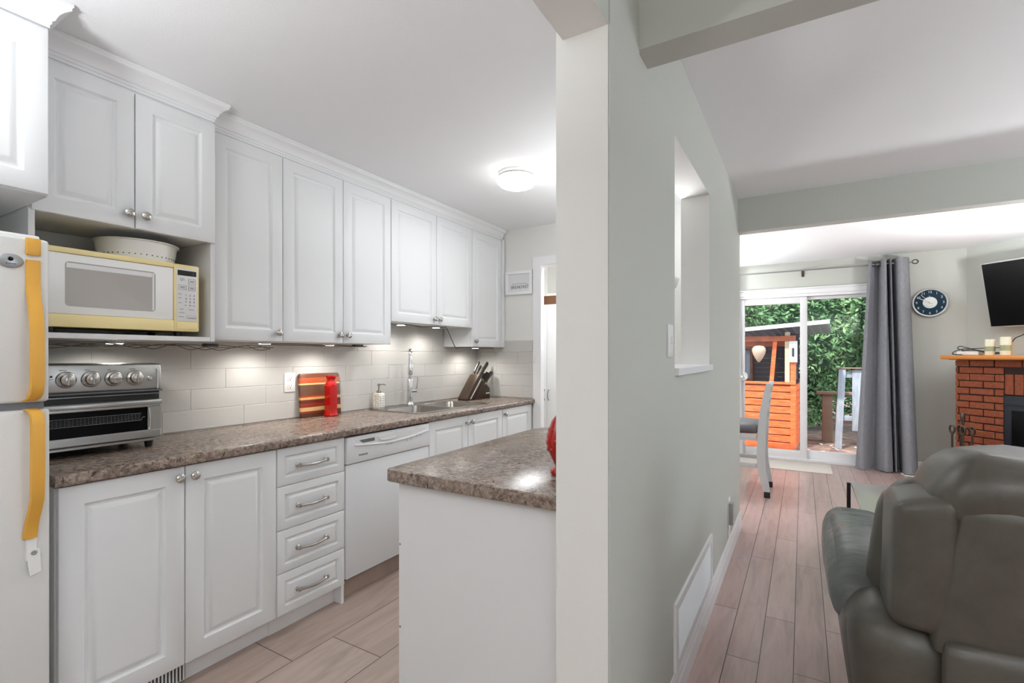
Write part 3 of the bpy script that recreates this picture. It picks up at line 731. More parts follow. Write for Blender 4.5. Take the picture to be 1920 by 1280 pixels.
bmesh.ops.recalc_face_normals(b.b, faces=b.b.faces[:]); b.b.transform(Matrix.Translation(-wloc(dr))); b.b.to_mesh(dr.data); b.b.free()
obj('glass', MB().box(XO-.010, XO+.001, .649, .986, .989, 1.087), M['screen'], dr, smooth=0)
obj('handle', MB().box(XO+.018, XO+.032, oy0, oy1-.012, 1.098, 1.1165, .004).box(XO+.004, XO+.02, .66, .68, 1.10, 1.114).box(XO+.004, XO+.02, 1.0, 1.015, 1.10, 1.114), M['steel'], dr)
b = MB()
def bar(mb, p, q, r_=.0014): mb.tube([p, q], r_, 6)
xb_ = XO+.0025
bar(b, (xb_, .655, 1.062), (xb_, .962, 1.062)); bar(b, (xb_, .655, 1.033), (xb_, .962, 1.033)); bar(b, (xb_, .962, 1.033), (xb_, .968, 1.045)); bar(b, (xb_, .968, 1.045), (xb_, .976, 1.046))
for k in range(26): bar(b, (xb_-.0008, .66+.0118*k, 1.034), (xb_-.0008, .66+.0118*k, 1.061), .0005)
for k in range(4): bar(b, (xb_-.0008, .655, 1.039+.0055*k), (xb_-.0008, .962, 1.039+.0055*k), .0005)
obj('wire_basket', b, M['gasket'], dr)
obj('door_rim', MB().tube([(XO+.007, .988, 1.08), (XO+.008, .992, 1.04), (XO+.007, .992, 1.0), (XO+.007, .986, .992)], .0022, 6, smooth=3), M['chrome'], dr)
obj('crumb_tray', MB().box(XO-.02, XO+.004, oy0, oy1-.006, .944, .955, .002, seg=1), M['steel'], t, smooth=0)
for y in (.66, 1.005):
    for x in (-2.62, XO-.035): obj('foot', MB().lathe([(.013, .9142), (.018, .945)], (x, y, 0), n=14), M['black'], t)

# cutting board, red bottle, soap pump, knife block ----------------
def leaned(x0, x1, z0, z1, f):   # shear a board against the wall
    return lambda p: p
cb = MB(); th = .02; ch = .272
rings = []
for z, x in ((0, -2.640), (ch, -2.659)):
    pass
poly = [(1.930, 0), (2.222, 0), (2.226, .006), (2.226, ch-.012), (2.216, ch), (1.936, ch), (1.926, ch-.012), (1.926, .006)]
cb.prism(poly, 0, th, lambda u, v, a: Vector((-2.656 + a - v*.083 + 0, u, .9142 + v)), bevel=.003)
o = obj('cutting_board', cb, M['board'], smooth=30, base=(-2.64, 2.076, .9142))
tag(o, 'striped multi-wood cutting board leaning on the white tiles', 'cutting board')
def sq_loft(cx, cy, prof, n=24, e=.30, ruff=None):
    rings = []
    for z, r_ in prof:
        R = []
        for i in range(n):
            a = 2*PI*i/n + PI/4*0; c, s_ = math.cos(a), math.sin(a)
            k = (abs(c)**(2/e/3.2)+abs(s_)**(2/e/3.2))**(-e*1.6) if False else 1/max(abs(c), abs(s_))**.75
            rr = r_*k*(1 + (ruff(z, a) if ruff else 0)); R.append(Vector((cx+rr*c, cy+rr*s_, z)))
        rings.append(R)
    return MB().loft(rings)
z0 = .9142
prof = [(z0, .046), (z0+.006, .050), (z0+.014, .047), (z0+.022, .041), (z0+.05, .040), (z0+.12, .0405), (z0+.185, .041), (z0+.20, .040), (z0+.212, .034), (z0+.22, .027), (z0+.228, .025), (z0+.236, .027), (z0+.246, .031), (z0+.254, .034), (z0+.258, .033), (z0+.252, .026), (z0+.22, .018)]
prof = [(z, r_*.72) for z, r_ in prof]
o = obj('red_bottle', sq_loft(-2.574, 2.092, prof, ruff=lambda z, a: .04*math.sin(8*a) if (z > z0+.19 or z < z0+.015) else 0), M['redglaze'], smooth=60)
tag(o, 'tall square red glazed bottle in front of the cutting board', 'bottle')
t = thing('soap_dispenser', 'cream ceramic soap pump with wavy ribs beside the sink', 'soap dispenser', (-2.625, 2.55, .9142))
sx, sy = -2.625, 2.55
b = MB().box(sx-.030, sx+.030, sy-.030, sy+.030, .9142, 1.030, .006, seg=3)
obj('body', b, M['cream'], t)
b = MB()
for k in range(6):
    b.tube([(sx+.0305, sy-.025+.05*i/6, .932+.0155*k+.004*math.sin(i*PI/1.5)) for i in range(7)], .003, 6, smooth=3)
    b.tube([(sx-.025+.05*i/6, sy-.0305, .932+.0155*k+.004*math.sin(i*PI/1.5)) for i in range(7)], .003, 6, smooth=3)
obj('ribs', b, M['cream'], t)
b = MB().lathe([(.017, 1.030), (.017, 1.044), (.013, 1.048), (.006, 1.050), (.006, 1.080), (.011, 1.082), (.011, 1.095), (.004, 1.098)], (sx, sy, 0), n=16)
b.tube([(sx, sy, 1.09), (sx+.03, sy+.018, 1.092), (sx+.043, sy+.026, 1.086)], [.005, .0045, .0035], 8)
obj('pump', b, M['nickel'], t)

kx0, kx1 = -2.545, -2.445
t = thing('knife_block', 'dark wooden knife block at the far end of the worktop', 'knife block', (-2.495, 3.56, .9142))
P0 = [(3.387, .9142), (3.380, .925), (3.387, .940), (3.560, 1.128), (3.578, 1.134), (3.632, 1.092), (3.475, .9142)]
obj('slanted_body', MB().prism(P0, kx0, kx1, fxz, bevel=.004), M['knifewood'], t)
obj('front_block', MB().prism([(3.490, .9142), (3.638, 1.084), (3.685, 1.035), (3.74, 1.0), (3.74, .9142)], kx0+.003, kx1-.003, fxz, bevel=.003), M['knifewood'], t)
obj('inlay_strip', MB().prism([(3.425, .926), (3.439, .926), (3.598, 1.086), (3.586, 1.098)], kx1-.0005, kx1+.0012, fxz), M['cream'], t, smooth=0)
obj('label_plate', MB().box(kx1-.004, kx1-.0018, 3.672, 3.73, .955, .966), M['cream'], t, smooth=0)
def knife(y, z, x, L, r_, label, ang=47, steel=False):
    a = math.radians(ang); d = Vector((0, math.cos(a), math.sin(a))); nrm = Vector((0, -math.sin(a), math.cos(a)))
    c = Vector((x, y, z)); rings = []
    for tt, h, w in ((-.15, .30, .3), (0, .75, .8), (.06, 1, 1), (.3, .86, 1), (.6, .9, 1), (.88, 1.08, 1), (.97, .95, .85), (1, .5, .5)):
        p = c + d*L*tt; R = []
        for i in range(10):
            q = 2*PI*i/10; R.append(p + nrm*r_*1.35*h*math.cos(q) + Vector((1, 0, 0))*r_*.75*w*math.sin(q))
        rings.append(R)
    k = thing('kitchen_knife', label, 'knife', c, 'knives in the block')
    obj('handle', MB().loft(rings), M['handleblk'], k)
    obj('bolster', MB().tube([c - d*.018, c + d*.004], r_*.95, 8), M['steel'], k)
    return k
knife(3.592, 1.128, -2.53, .150, .010, 'longest dark-handled knife in the knife block, standing at the back left of the slots', 50)
knife(3.606, 1.116, -2.475, .105, .013, 'bright steel-edged scissor-like handle in front of the longest knife', 44)
knife(3.618, 1.106, -2.53, .140, .009, 'slim dark knife in the middle of the upper knife slots', 45)
knife(3.632, 1.094, -2.50, .205, .014, 'largest thick-handled knife leaning to the right of the knife block', 43)
for i in range(5):
    knife(3.672+.010*(i % 2), 1.052+.008*(i % 2), -2.53+.019*i, .130+.006*i, .0095, ('leftmost', 'second from left', 'middle', 'second from right', 'rightmost')[i] + ' of five short steak knives low in the knife block', 38)

# under-cabinet lighting -------------------------------------------
def puck(x, y, z, label, p=1.6):
    t = thing('puck_light', label, 'light', (x, y, z), 'puck lights under the wall cabinets')
    obj('housing', MB().lathe([(.034, 0), (.034, -.009), (.030, -.011)][::-1], (x, y, z), n=24), M['white'], t)
    obj('diffuser', MB().lathe([(.029, -.0105), (.028, -.013), (0, -.0135)][::-1], (x, y, z), n=24), M['led'], t)
    light('puck_glow', 'SPOT', (x, y, z-.018), p*2.75, (1, .965, .92), (0, 0, 0), spot_size=2.95, spot_blend=.7, shadow_soft_size=.025)
for x, y, z, l in ((-2.50, .927, 1.361, 'round puck light under the microwave niche'), (-2.50, 1.60, 1.373, 'round puck light under the first tall wall cabinet, above the outlet'), (-2.50, 2.02, 1.373, 'round puck light under the cabinet above the cutting board'),
                   (-2.50, 2.645, 1.529, 'left puck light under the cabinet above the sink'), (-2.50, 3.04, 1.529, 'right puck light under the cabinet above the sink'), (-2.50, 3.58, 1.373, 'puck light under the far narrow cabinet, above the knife block')):
    puck(x, y, z, l)
b = MB()
rnd = random.Random(3)
for s in range(3):
    pts = []
    for i in range(15):
        y = .61 + .066*i; pts.append((-2.33-.012*s+.008*rnd.random(), y, 1.348 - .012*rnd.random() - (.012 if i % 4 == s else 0)))
    b.tube(pts, .0017, 6, smooth=4)
for s in range(2):
    pts = [(-2.42-.015*s, 1.53+.12*i, 1.364 - .005*s - .006*rnd.random()) for i in range(7)]
    b.tube(pts, .0018, 6, smooth=4)
t = tag(obj('light_cable', b, M['cordbrn'], smooth=60, base=(-2.35, 1.3, 1.33)), 'tangled brown low-voltage cable running under the left wall cabinets', 'cable')
obj('connector', MB().box(-2.36, -2.325, 1.205, 1.262, 1.340, 1.354, .002, seg=1), M['cordblk'], t, smooth=0)
obj('connector', MB().box(-2.44, -2.41, 2.14, 2.21, 1.358, 1.368, .002, seg=1), M['cordblk'], t, smooth=0)
tag(obj('red_tag', MB().box(-2.34, -2.335, .638, .664, 1.318, 1.337, .001, seg=1), M['redplastic'], smooth=0), 'small red plastic tag hanging from the cable beside the fridge', 'tag')
b = MB().tube([(-2.44, 2.43, 1.520), (-2.44, 2.55, 1.516), (-2.46, 2.65, 1.522), (-2.44, 2.80, 1.514), (-2.46, 2.93, 1.52), (-2.44, 3.06, 1.520), (-2.44, 3.10, 1.515), (-2.45, 3.22, 1.368), (-2.45, 3.27, 1.366), (-2.44, 3.45, 1.367), (-2.45, 3.6, 1.366), (-2.44, 3.78, 1.367)], .003, 6, smooth=2)
tag(obj('light_cable', b, M['cordblk'], smooth=60), 'dark cable under the sink cabinet that drops down to the far cabinet', 'cable')
# ceiling lamp (on)
lx, ly = -1.554, 2.683
t = thing('ceiling_lamp', 'round glowing flush ceiling lamp in the kitchen', 'lamp', (lx, ly, CZ))
obj('canopy', MB().lathe([(.118, 0), (.120, -.012), (.112, -.026)][::-1], (lx, ly, CZ), n=36), M['white'], t)
obj('trim_ring', MB().lathe([(.114, -.024), (.119, -.028), (.119, -.032), (.112, -.034)][::-1], (lx, ly, CZ), n=36), M['brass'], t)
obj('glass_shade', MB().lathe([(.117, -.030), (.126, -.040), (.124, -.056), (.105, -.078), (.07, -.092), (.03, -.098), (0, -.099)][::-1], (lx, ly, CZ), n=36), M['dome'], t, smooth=60)
light('lamp_glow', 'AREA', (lx, ly, CZ-.105), 4.5, (.97, .99, 1), shape='DISK', size=.22)
# unseen lamp of the same fitting, added to brighten the passage
def added_lamp(x, y, label, p):
    t2 = thing('ceiling_lamp', label, 'lamp', (x, y, CZ))
    obj('canopy', MB().lathe([(.118, 0), (.120, -.012), (.112, -.026)][::-1], (x, y, CZ), n=30), M['white'], t2)
    obj('glass_shade', MB().lathe([(.117, -.026), (.126, -.040), (.105, -.078), (.03, -.098), (0, -.099)][::-1], (x, y, CZ), n=30), M['dome'], t2, smooth=60)
    light('lamp_glow', 'AREA', (x, y, CZ-.12), p, (.96, .985, 1), shape='DISK', size=.5)
added_lamp(-1.9, 4.45, 'flush ceiling lamp in the passage beyond the kitchen', 6)

# unseen standing uplights, added only to brighten the ceilings and walls
def uplight(x, y, label, p):
    t3 = thing('floor_lamp', label, 'lamp', (x, y, 0))
    obj('base', MB().lathe([(.15, 0), (.15, .02), (.03, .035), (.012, .04)], (x, y, 0), n=28), M['iron'], t3)
    obj('pole', MB().tube([(x, y, .03), (x, y, 1.62)], .012, 12), M['iron'], t3)
    obj('bowl_shade', MB().lathe([(.02, 1.60), (.10, 1.63), (.19, 1.70), (.21, 1.745), (.205, 1.745), (.18, 1.71), (.09, 1.645), (0, 1.63)], (x, y, 0), n=36), M['white'], t3, smooth=60)
    light('uplight_glow', 'AREA', (x, y, 1.735), p, (.95, .98, 1), (PI, 0, 0), shape='DISK', size=.34, spread=PI)
uplight(-1.5, -.40, 'standing uplight in the near end of the kitchen', 26)
uplight(-.82, 2.92, 'standing uplight in the kitchen between the peninsula and the far wall', 6.5)
uplight(1.2, -1.6, 'standing uplight in the living room behind the viewpoint', 60)
uplight(2.5, 2.3, 'standing uplight beside the living-room side window', 34)
uplight(1.92, 4.98, 'standing uplight in front of the fireplace wall', 60)
uplight(-1.25, 6.1, 'standing uplight in the dining corner left of the sliding door', 22)

t3 = thing('pendant_lamp', 'white globe pendant lamp over the dining end of the room', 'lamp', (-.95, 5.35, 1.62))  # hidden pendant added to throw light on the back wall
obj('globe', MB().lathe([(.13*math.sin(PI*k/12), 1.75-.13*math.cos(PI*k/12)) for k in range(13)], (-.95, 5.35, 0), n=28), M['dome'], t3, smooth=60)
obj('cord', MB().tube([(-.95, 5.35, 1.87), (-.95, 5.35, CZ)], .004, 6), M['white'], t3)
light('pendant_glow', 'POINT', (-.95, 5.35, 1.58), 24, (.97, .99, 1), shadow_soft_size=.13)

# kitchen wall fittings --------------------------------------------
t = thing('wall_outlet', 'white duplex outlet on the tiled backsplash left of the cutting board', 'outlet', (-2.68, 1.874, 1.135))
obj('plate', MB().box(-2.68, -2.674, 1.838, 1.910, 1.078, 1.194, .003), M['white'], t)
for z in (1.112, 1.160):
    s_ = obj('socket', MB().box(-2.675, -2.672, 1.857, 1.891, z-.016, z+.016, .003), M['white'], t)
    obj('slots', MB().box(-2.6722, -2.6715, 1.866, 1.868, z, z+.009).box(-2.6722, -2.6715, 1.880, 1.8825, z, z+.009).box(-2.6722, -2.6715, 1.872, 1.877, z-.010, z-.005), M['ink'], s_, smooth=0)
t = thing('picture_frame', 'small white framed print reading BREAKFAST on the far kitchen wall', 'picture', (-2.213, 3.87, 1.85))
fx0, fx1, fz0, fz1 = -2.352, -2.074, 1.850, 2.066
b = MB().box(fx0, fx1, 3.846, 3.87, fz0, fz0+.03, .002).box(fx0, fx1, 3.846, 3.87, fz1-.03, fz1, .002).box(fx0, fx0+.028, 3.8465, 3.87, fz0+.03, fz1-.03).box(fx1-.028, fx1, 3.8465, 3.87, fz0+.03, fz1-.03)
obj('frame', b, M['trim'], t)
pr = obj('print', MB().box(fx0+.02, fx1-.02, 3.860, 3.866, fz0+.02, fz1-.02), M['cab_in'], t, smooth=0)
text('BREAKFAST', .043, M['ink'], pr, (-2.205, 3.8597, 1.918), FY, 'lettering', sx=.82)
text('THE MOST IMPORTANT', .019, M['greyink'], pr, (-2.205, 3.8597, 1.949), FY, 'lettering', sx=.9) if False else None
b = MB()
for k in range(9): b.box(-2.285+.0175*k, -2.273+.0175*k, 3.8592, 3.8602, 1.946, 1.951)
obj('small_line', b, M['greyink'], pr, smooth=0)
t = thing('light_switch', 'slim white light switch on the far doorway casing beside the tiles', 'switch', (-2.058, 3.848, 1.26))
obj('plate', MB().box(-2.062, -2.040, 3.842, 3.848, 1.235, 1.305, .002), M['white'], t)
obj('rocker', MB().box(-2.056, -2.046, 3.838, 3.8425, 1.255, 1.285, .001, seg=1), M['white'], t, smooth=0)
# pantry cupboard and basket in the passage beyond
t = thing('pantry_cupboard', 'tall white two-door cupboard seen through the far kitchen doorway', 'cupboard', (-2.43, 5.1, 0))
obj('body', MB().box(-2.686, -2.12, 4.92, 5.395, 0, 1.868, .002, seg=1), M['cab'], t, smooth=0)
for x0, x1, hx in ((-2.684, -2.4555, -2.478), (-2.4525, -2.122, -2.428)):
    d = obj('door', MB().box(x0, x1, 4.90, 4.919, .06, 1.862, .003), M['cab'], t)
    obj('handle', MB().tube([(hx, 4.899, .80), (hx, 4.875, .825), (hx, 4.87, .86), (hx, 4.875, .895), (hx, 4.899, .92)], .0045, 8, smooth=3), M['gasket'], d)
t = thing('wicker_basket', 'brown basket on top of the white cupboard beyond the kitchen', 'basket', (-2.40, 5.05, 1.8685))
obj('body', MB().loft([rrect(-2.52, -2.28, 4.94, 5.18, .03, 1.8685), rrect(-2.53, -2.27, 4.93, 5.19, .03, 1.965), rrect(-2.52, -2.28, 4.94, 5.18, .03, 1.965), rrect(-2.51, -2.29, 4.95, 5.17, .03, 1.90)]), M['brownbox'], t)
obj('cloth', MB().soft(-2.515, -2.285, 4.945, 5.175, 1.90, 2.0, .05, 6, fn=lambda p: Vector((p.x, p.y, p.z + .012*math.sin(40*p.x)*math.cos(33*p.y)))), M['cream'], t)

# red vase on the peninsula ----------------------------------------
vx, vy = -.670, 1.446
t = thing('red_vase', 'glossy red vase standing on the peninsula half behind the wall end', 'vase', (vx, vy, .9142))
pf = [(.030, 0), (.036, .006), (.037, .014), (.030, .021), (.021, .028), (.022, .034), (.028, .046), (.038, .066), (.046, .086), (.050, .104), (.050, .118), (.047, .134), (.040, .152), (.034, .168), (.030, .178), (.022, .188), (.016, .196), (.0145, .214), (.017, .222), (.013, .224), (.010, .205)]
rings = []
for r_, h in pf:
    R = []
    for i in range(40):
        a = 2*PI*i/40; k = 1 + .03*math.sin(9*a + h*120)*(1 if .04 < h < .19 else .3)
        R.append(Vector((vx+r_*k*math.cos(a), vy+r_*k*math.sin(a), .9142+h)))
    rings.append(R)
obj('body', MB().loft(rings), M['redglaze'], t, smooth=60)
b = MB()
for lv in range(3):
    for i in range(10):
        a = 2*PI*(i+.5*lv)/10; r_ = (.047, .051, .043)[lv]; h = (.085, .112, .145)[lv]
        c = Vector((vx+r_*math.cos(a), vy+r_*math.sin(a), .9142+h))
        b.lathe([(.008, -.003), (.007, -.0005), (.004, .0012), (0, .0016)], c, frame=(Vector((-math.sin(a), math.cos(a), 0)), Vector((0, 0, 1)), Vector((math.cos(a), math.sin(a), 0))), n=10)
obj('raised_bumps', b, M['redglaze'], t)

# ------------------------------------------------------------------ living side: wall fittings
t = thing('return_air_grille', 'large white return-air grille low on the dividing wall', 'vent', (-.41, 2.28, .13))
obj('frame', MB().box(-.4098, -.399, 1.862, 2.705, .130, .162).box(-.4098, -.399, 1.862, 2.705, .348, .380).box(-.4098, -.399, 1.862, 1.90, .1621, .3479).box(-.4098, -.399, 2.667, 2.705, .1621, .3479), M['trim'], t)
b = MB()
for k in range(17):
    mt = Matrix.Translation((-.4045, 0, .168+.0108*k)) @ Matrix.Rotation(.6, 4, 'Y')
    b.box(-.0045, .0045, 1.901, 2.666, -.0008, .0008, mat=mt)
obj('louvres', b, M['cab'], t, smooth=0)
obj('back_plate', MB().box(-.4099, -.4092, 1.89, 2.68, .15, .37), M['cab_in'], t, smooth=0)
t = thing('light_switch', 'white toggle switch on the living-room wall left of the pass-through', 'switch', (-.405, 1.795, 1.35))
obj('plate', MB().box(-.410, -.4035, 1.758, 1.832, 1.293, 1.410, .003), M['white'], t)
obj('toggle', MB().box(-.404, -.396, 1.789, 1.801, 1.342, 1.366, .002, seg=1), M['white'], t, smooth=0)
t = thing('plug_in_outlet', 'white outlet with a grey plug-in unit low on the dividing wall near its far end', 'outlet', (-.41, 3.42, .14))
obj('plate', MB().box(-.410, -.404, 3.385, 3.46, .14, .385, .002), M['white'], t)
obj('plug_in_unit', MB().box(-.404, -.380, 3.385, 3.435, .22, .36, .004), M['badge'], t)

# sliding glass door ----------------------------------------------
dr = struct('door_1', MB().box(DX0, DX0+.035, 6.985, 7.12, 0, DZ, .003).box(DX1-.035, DX1, 6.985, 7.12, 0, DZ, .003).box(DX0, DX1, 6.985, 7.12, 2.022, DZ, .003).box(DX0, DX1, 6.985, 7.12, -.001, .028, .003), M['trim'])
obj('casing', MB().box(DX0-.075, DX1+.075, 6.97, 7.0, DZ-.005, DZ+.052, .003).box(DX0-.085, DX1+.085, 6.955, 7.0, DZ+.052, DZ+.07, .003).box(DX0-.07, DX0, 6.975, 7.0, 0, DZ, .003).box(DX1, DX1+.07, 6.975, 7.0, 0, DZ, .003), M['trim'], dr)
def leaf(name, x0, x1, y0, y1, st, tr, br_):
    p = obj(name, MB().box(x0, x0+st[0], y0, y1, .028, 2.02, .003).box(x1-st[1], x1, y0, y1, .028, 2.02, .003).box(x0+st[0], x1-st[1], y0, y1, tr, 2.02, .003).box(x0+st[0], x1-st[1], y0, y1, .028, br_, .003), M['trim'], dr)
    obj('pane', MB().box(x0+st[0], x1-st[1], (y0+y1)/2-.003, (y0+y1)/2+.003, br_, tr), M['glass'], p, smooth=0)
    return p
leaf('sliding_leaf', -.70, .046, 7.005, 7.045, (.055, .074), 1.942, .122)
leaf('fixed_leaf', .0, .765, 7.06, 7.10, (.05, .05), 1.985, .128)
# curtains, rod
def curtain(path_top, path_bot, z0, z1, th=.004, nz=14, sub=8):
    def cr(P):
        Q = []
        for i in range(len(P)-1):
            p0, p1, p2, p3 = [Vector((*P[max(0, min(len(P)-1, j))], 0)) for j in (i-1, i, i+1, i+2)]
            for k in range(sub):
                t_ = k/sub; Q.append(.5*((2*p1)+(p2-p0)*t_+(2*p0-5*p1+4*p2-p3)*t_**2+(3*p1-p0-3*p2+p3)*t_**3))
        Q.append(Vector((*P[-1], 0))); return Q
    A, B = cr(path_top), cr(path_bot); rings = []
    for j in range(nz+1):
        f = j/nz; z = z0 + (z1-z0)*f; g = f**1.0
        line = [B[i].lerp(A[i], g) for i in range(len(A))]
        off = []
        for i, p in enumerate(line):
            tng = (line[min(i+1, len(line)-1)] - line[max(i-1, 0)]).normalized(); off.append(Vector((-tng.y, tng.x, 0)))
        R = [Vector((p.x, p.y, z)) for p in line] + [Vector((p.x+o_.x*th, p.y+o_.y*th, z)) for p, o_ in list(zip(line, off))[::-1]]
        rings.append(R)
    return MB().loft(rings)
top = [(.640, 6.827), (.660, 6.804), (.684, 6.889), (.735, 6.928), (.760, 6.827), (.795, 6.788), (.812, 6.889), (.818, 6.935), (.832, 6.804), (.842, 6.788), (.850, 6.928), (.862, 6.935), (.885, 6.811), (.930, 6.773), (.985, 6.811), (1.010, 6.889)]
bot = [(.520, 6.843), (.560, 6.780), (.620, 6.804), (.690, 6.935), (.752, 6.827), (.800, 6.773), (.860, 6.827), (.872, 6.951), (.885, 6.827), (.897, 6.811), (.915, 6.951), (.935, 6.951), (.955, 6.811), (1.0, 6.757), (1.055, 6.780), (1.085, 6.858)]
t = thing('curtain', 'slate grey grommet curtain bunched at the right of the sliding door', 'curtain', (.8, 6.88, .012))
obj('panel', curtain(top, bot, .012, 2.375), M['curtain'], t, smooth=60)
b = MB()
for x in (.71, .745, .985):
    b.lathe([(.022, -.004), (.030, -.004), (.030, .004), (.022, .004)], (x, 6.865, 2.325), 'x', 20)
obj('grommets', b, M['iron'], t)
t = thing('curtain', 'white curtain hanging at the left edge of the sliding door', 'curtain', (-.78, 6.88, .012))
obj('panel', curtain([(-.80, 6.88), (-.775, 6.85), (-.75, 6.90), (-.725, 6.85), (-.705, 6.89)], [(-.83, 6.88), (-.79, 6.84), (-.745, 6.91), (-.70, 6.84), (-.655, 6.89)], .012, 2.36), M['sheer'], t, smooth=60)
t = thing('curtain_rod', 'thin metal curtain rod above the sliding door', 'curtain rod', (.15, 6.865, 2.325))
obj('rod', MB().tube([(-.85, 6.865, 2.325), (1.03, 6.865, 2.325)], .0095, 10), M['rod'], t)
b = MB(); R = []
b.tube([(1.03, 6.865, 2.325), (1.045, 6.865, 2.342), (1.07, 6.865, 2.345), (1.085, 6.865, 2.325), (1.07, 6.865, 2.305), (1.045, 6.865, 2.308), (1.03, 6.865, 2.325)], .006, 8, smooth=4)
obj('finial', b, M['iron'], t)
obj('bracket', MB().box(-.01, .015, 6.865, 6.999, 2.312, 2.322).box(-.012, .017, 6.992, 6.9995, 2.262, 2.34).box(-.004, .008, 6.857, 6.875, 2.285, 2.314), M['iron'], t, smooth=0)
tag(obj('curtain_holdback', MB().lathe([(.012, -.16), (.012, -.02), (.055, -.03), (.06, -.02), (.05, -.012), (0, -.01)][::-1], (-.665, 6.999-.0, 1.03), 'y', 24), M['white']), 'round white curtain holdback beside the left curtain', 'holdback')
# clock
ck = Vector((1.204, 7.0, 1.880)); R_ = .160
t = thing('wall_clock', 'round silver-rimmed wall clock with a teal dial right of the curtain', 'clock', ck)
def ylathe(prof, c, n=48): return MB().lathe([(r_, -h) for r_, h in prof], c, 'y', n)
obj('case', ylathe([(R_-.006, .0), (R_, .006), (R_, .022), (R_-.008, .030), (R_-.020, .026), (R_-.022, .016), (0, .016)], ck), M['silver'], t)
obj('dial', ylathe([(R_-.021, .0162), (R_-.021, .0185), (0, .0185)], ck), M['teal'], t)
obj('centre_disc', ylathe([(.062, .0186), (.062, .0205), (0, .021)], ck), M['silver'], t)
for h in range(1, 13):
    a = 2*PI*h/12; text(str(h), .036, M['white'], t, (ck.x + .115*math.sin(a), ck.y-.0192, ck.z + .115*math.cos(a)), FY, 'numeral')
def hand(ang, L, w, name):
    a = math.radians(ang); d = Vector((math.sin(a), 0, math.cos(a))); n_ = Vector((d.z, 0, -d.x)); c = ck + Vector((0, -.0225, 0))
    b = MB(); b.loft([[c - d*.015 - n_*w + Vector((0, y, 0)), c - d*.015 + n_*w + Vector((0, y, 0)), c + d*L + n_*w*.5 + Vector((0, y, 0)), c + d*L - n_*w*.5 + Vector((0, y, 0))] for y in (0, -.0015)])
    obj(name, b, M['white'], t, smooth=0)
hand(-62, .125, .0045, 'hour_hand'); hand(-42, .118, .0035, 'minute_hand'); hand(-4, .078, .002, 'second_hand')
obj('hub', ylathe([(.008, .020), (.008, .027), (0, .028)], ck, 16), M['silver'], t)
# floor register, mat
t = thing('floor_register', 'white floor register by the baseboard right of the curtain', 'vent', (1.06, 6.77, 0))
obj('frame', MB().box(.925, 1.195, 6.70, 6.725, 0, .008, .002).box(.925, 1.195, 6.845, 6.87, 0, .008, .002).box(.925, .945, 6.7, 6.87, 0, .008, .002).box(1.175, 1.195, 6.7, 6.87, 0, .008, .002), M['cream'], t)
b = MB()
for k in range(14): b.box(.948+.0165*k, .955+.0165*k, 6.724, 6.846, 0, .006)
obj('slats', b, M['cream'], t, smooth=0)
obj('duct_opening', MB().box(.945, 1.175, 6.725, 6.845, 0, .001), M['gap'], t, smooth=0)
tag(obj('doormat', MB().box(-.95, .282, 6.372, 6.915, .0, .009, .003), M['mat']), 'pale beige mat on the floor inside the sliding door', 'mat')

# fireplace --------------------------------------------------------
FP = Vector((1.306, 6.47, 0)); rz = -PI/4      # local x runs along the front, local -y faces the room
def fwl(x, y, z): return FP + Matrix.Rotation(rz, 3, 'Z') @ Vector((x, y, 0)) + Vector((0, 0, z))
t = thing('fireplace', 'red brick corner fireplace under the television', 'fireplace', FP, rotz=rz)
FWd = 1.55; ox0, ox1, oz = .405, 1.145, .935
core = MB().box(.012, FWd-.012, .014, .50, 0, 1.258)
core.box(.012, ox0, .012, .02, 0, 1.255).box(ox1, FWd-.012, .012, .02, 0, 1.255).box(ox0, ox1, .012, .02, oz, 1.255)
obj('core', core, M['mortar'], t, local=True, smooth=0)
b = MB(); h = .0672; bl = .205; rb = random.Random(11)
def brk(x0, x1, z0, z1):
    m_ = rb.choices((0, 1, 2, 3), (4, 2.2, 4, 1.5))[0]
    b.box(x0+.005, x1-.005, 0+rb.random()*.003, .03, z0+.005, z1-.005, .003, m_, seg=1)
nrow = 19
for k in range(nrow):
    z1 = 1.256 - k*h; z0 = max(z1-h, 0)
    if z1 < .03: break
    xs = [0, .125] if k % 2 == 0 else [0, .036]
    while xs[-1] < FWd: xs.append(min(xs[-1]+bl, FWd))
    for x0, x1 in zip(xs, xs[1:]):
        segs = [(x0, x1)]
        if k == 0 or z0 > oz+.203+.001: pass
        else:
            segs = []
            if x0 < ox0: segs.append((x0, min(x1, ox0)))
            if x1 > ox1: segs.append((max(x0, ox1), x1))
        for s0, s1 in segs:
            if s1-s0 > .015: brk(s0, s1, z0, z1)
x = ox0
while x < ox1-.02:
    brk(x, min(x+.072, ox1), oz+.002, oz+.196); x += .072
for k in range(nrow):      # left return
    z1 = 1.256 - k*h; z0 = max(z1-h, 0)
    if z1 < .03: break
    ys = [.0315, .18] if k % 2 else [.0315, .07]
    while ys[-1] < .47: ys.append(min(ys[-1]+bl, .47))
    for y0, y1 in zip(ys, ys[1:]): b.box(0, .03, y0+.005, y1-.005, z0+.005, z1-.005, .003, rb.randrange(3), seg=1)
obj('brickwork', b, BR, t, local=True, smooth=0)
obj('mantel', MB().box(-.075, FWd+.075, -.085, .50, 1.262, 1.302, .006, seg=3).box(-.03, FWd+.03, -.03, .50, 1.255, 1.2625), M['mantel'], t, local=True)
obj('firebox_surround', MB().box(ox0+.002, ox1-.002, -.002, .012, .0, .93, .002).box(ox0+.002, ox1-.002, -.012, -.002, .845, .855), M['firebox'], t, local=True)
obj('fire_door', MB().box(ox0+.06, ox1-.06, -.010, -.003, .08, .80, .003), M['screen'], t, local=True)
obj('hearth', MB().box(-.03, FWd+.03, -.42, -.001, 0, .05, .006), BR[3], t, local=True)
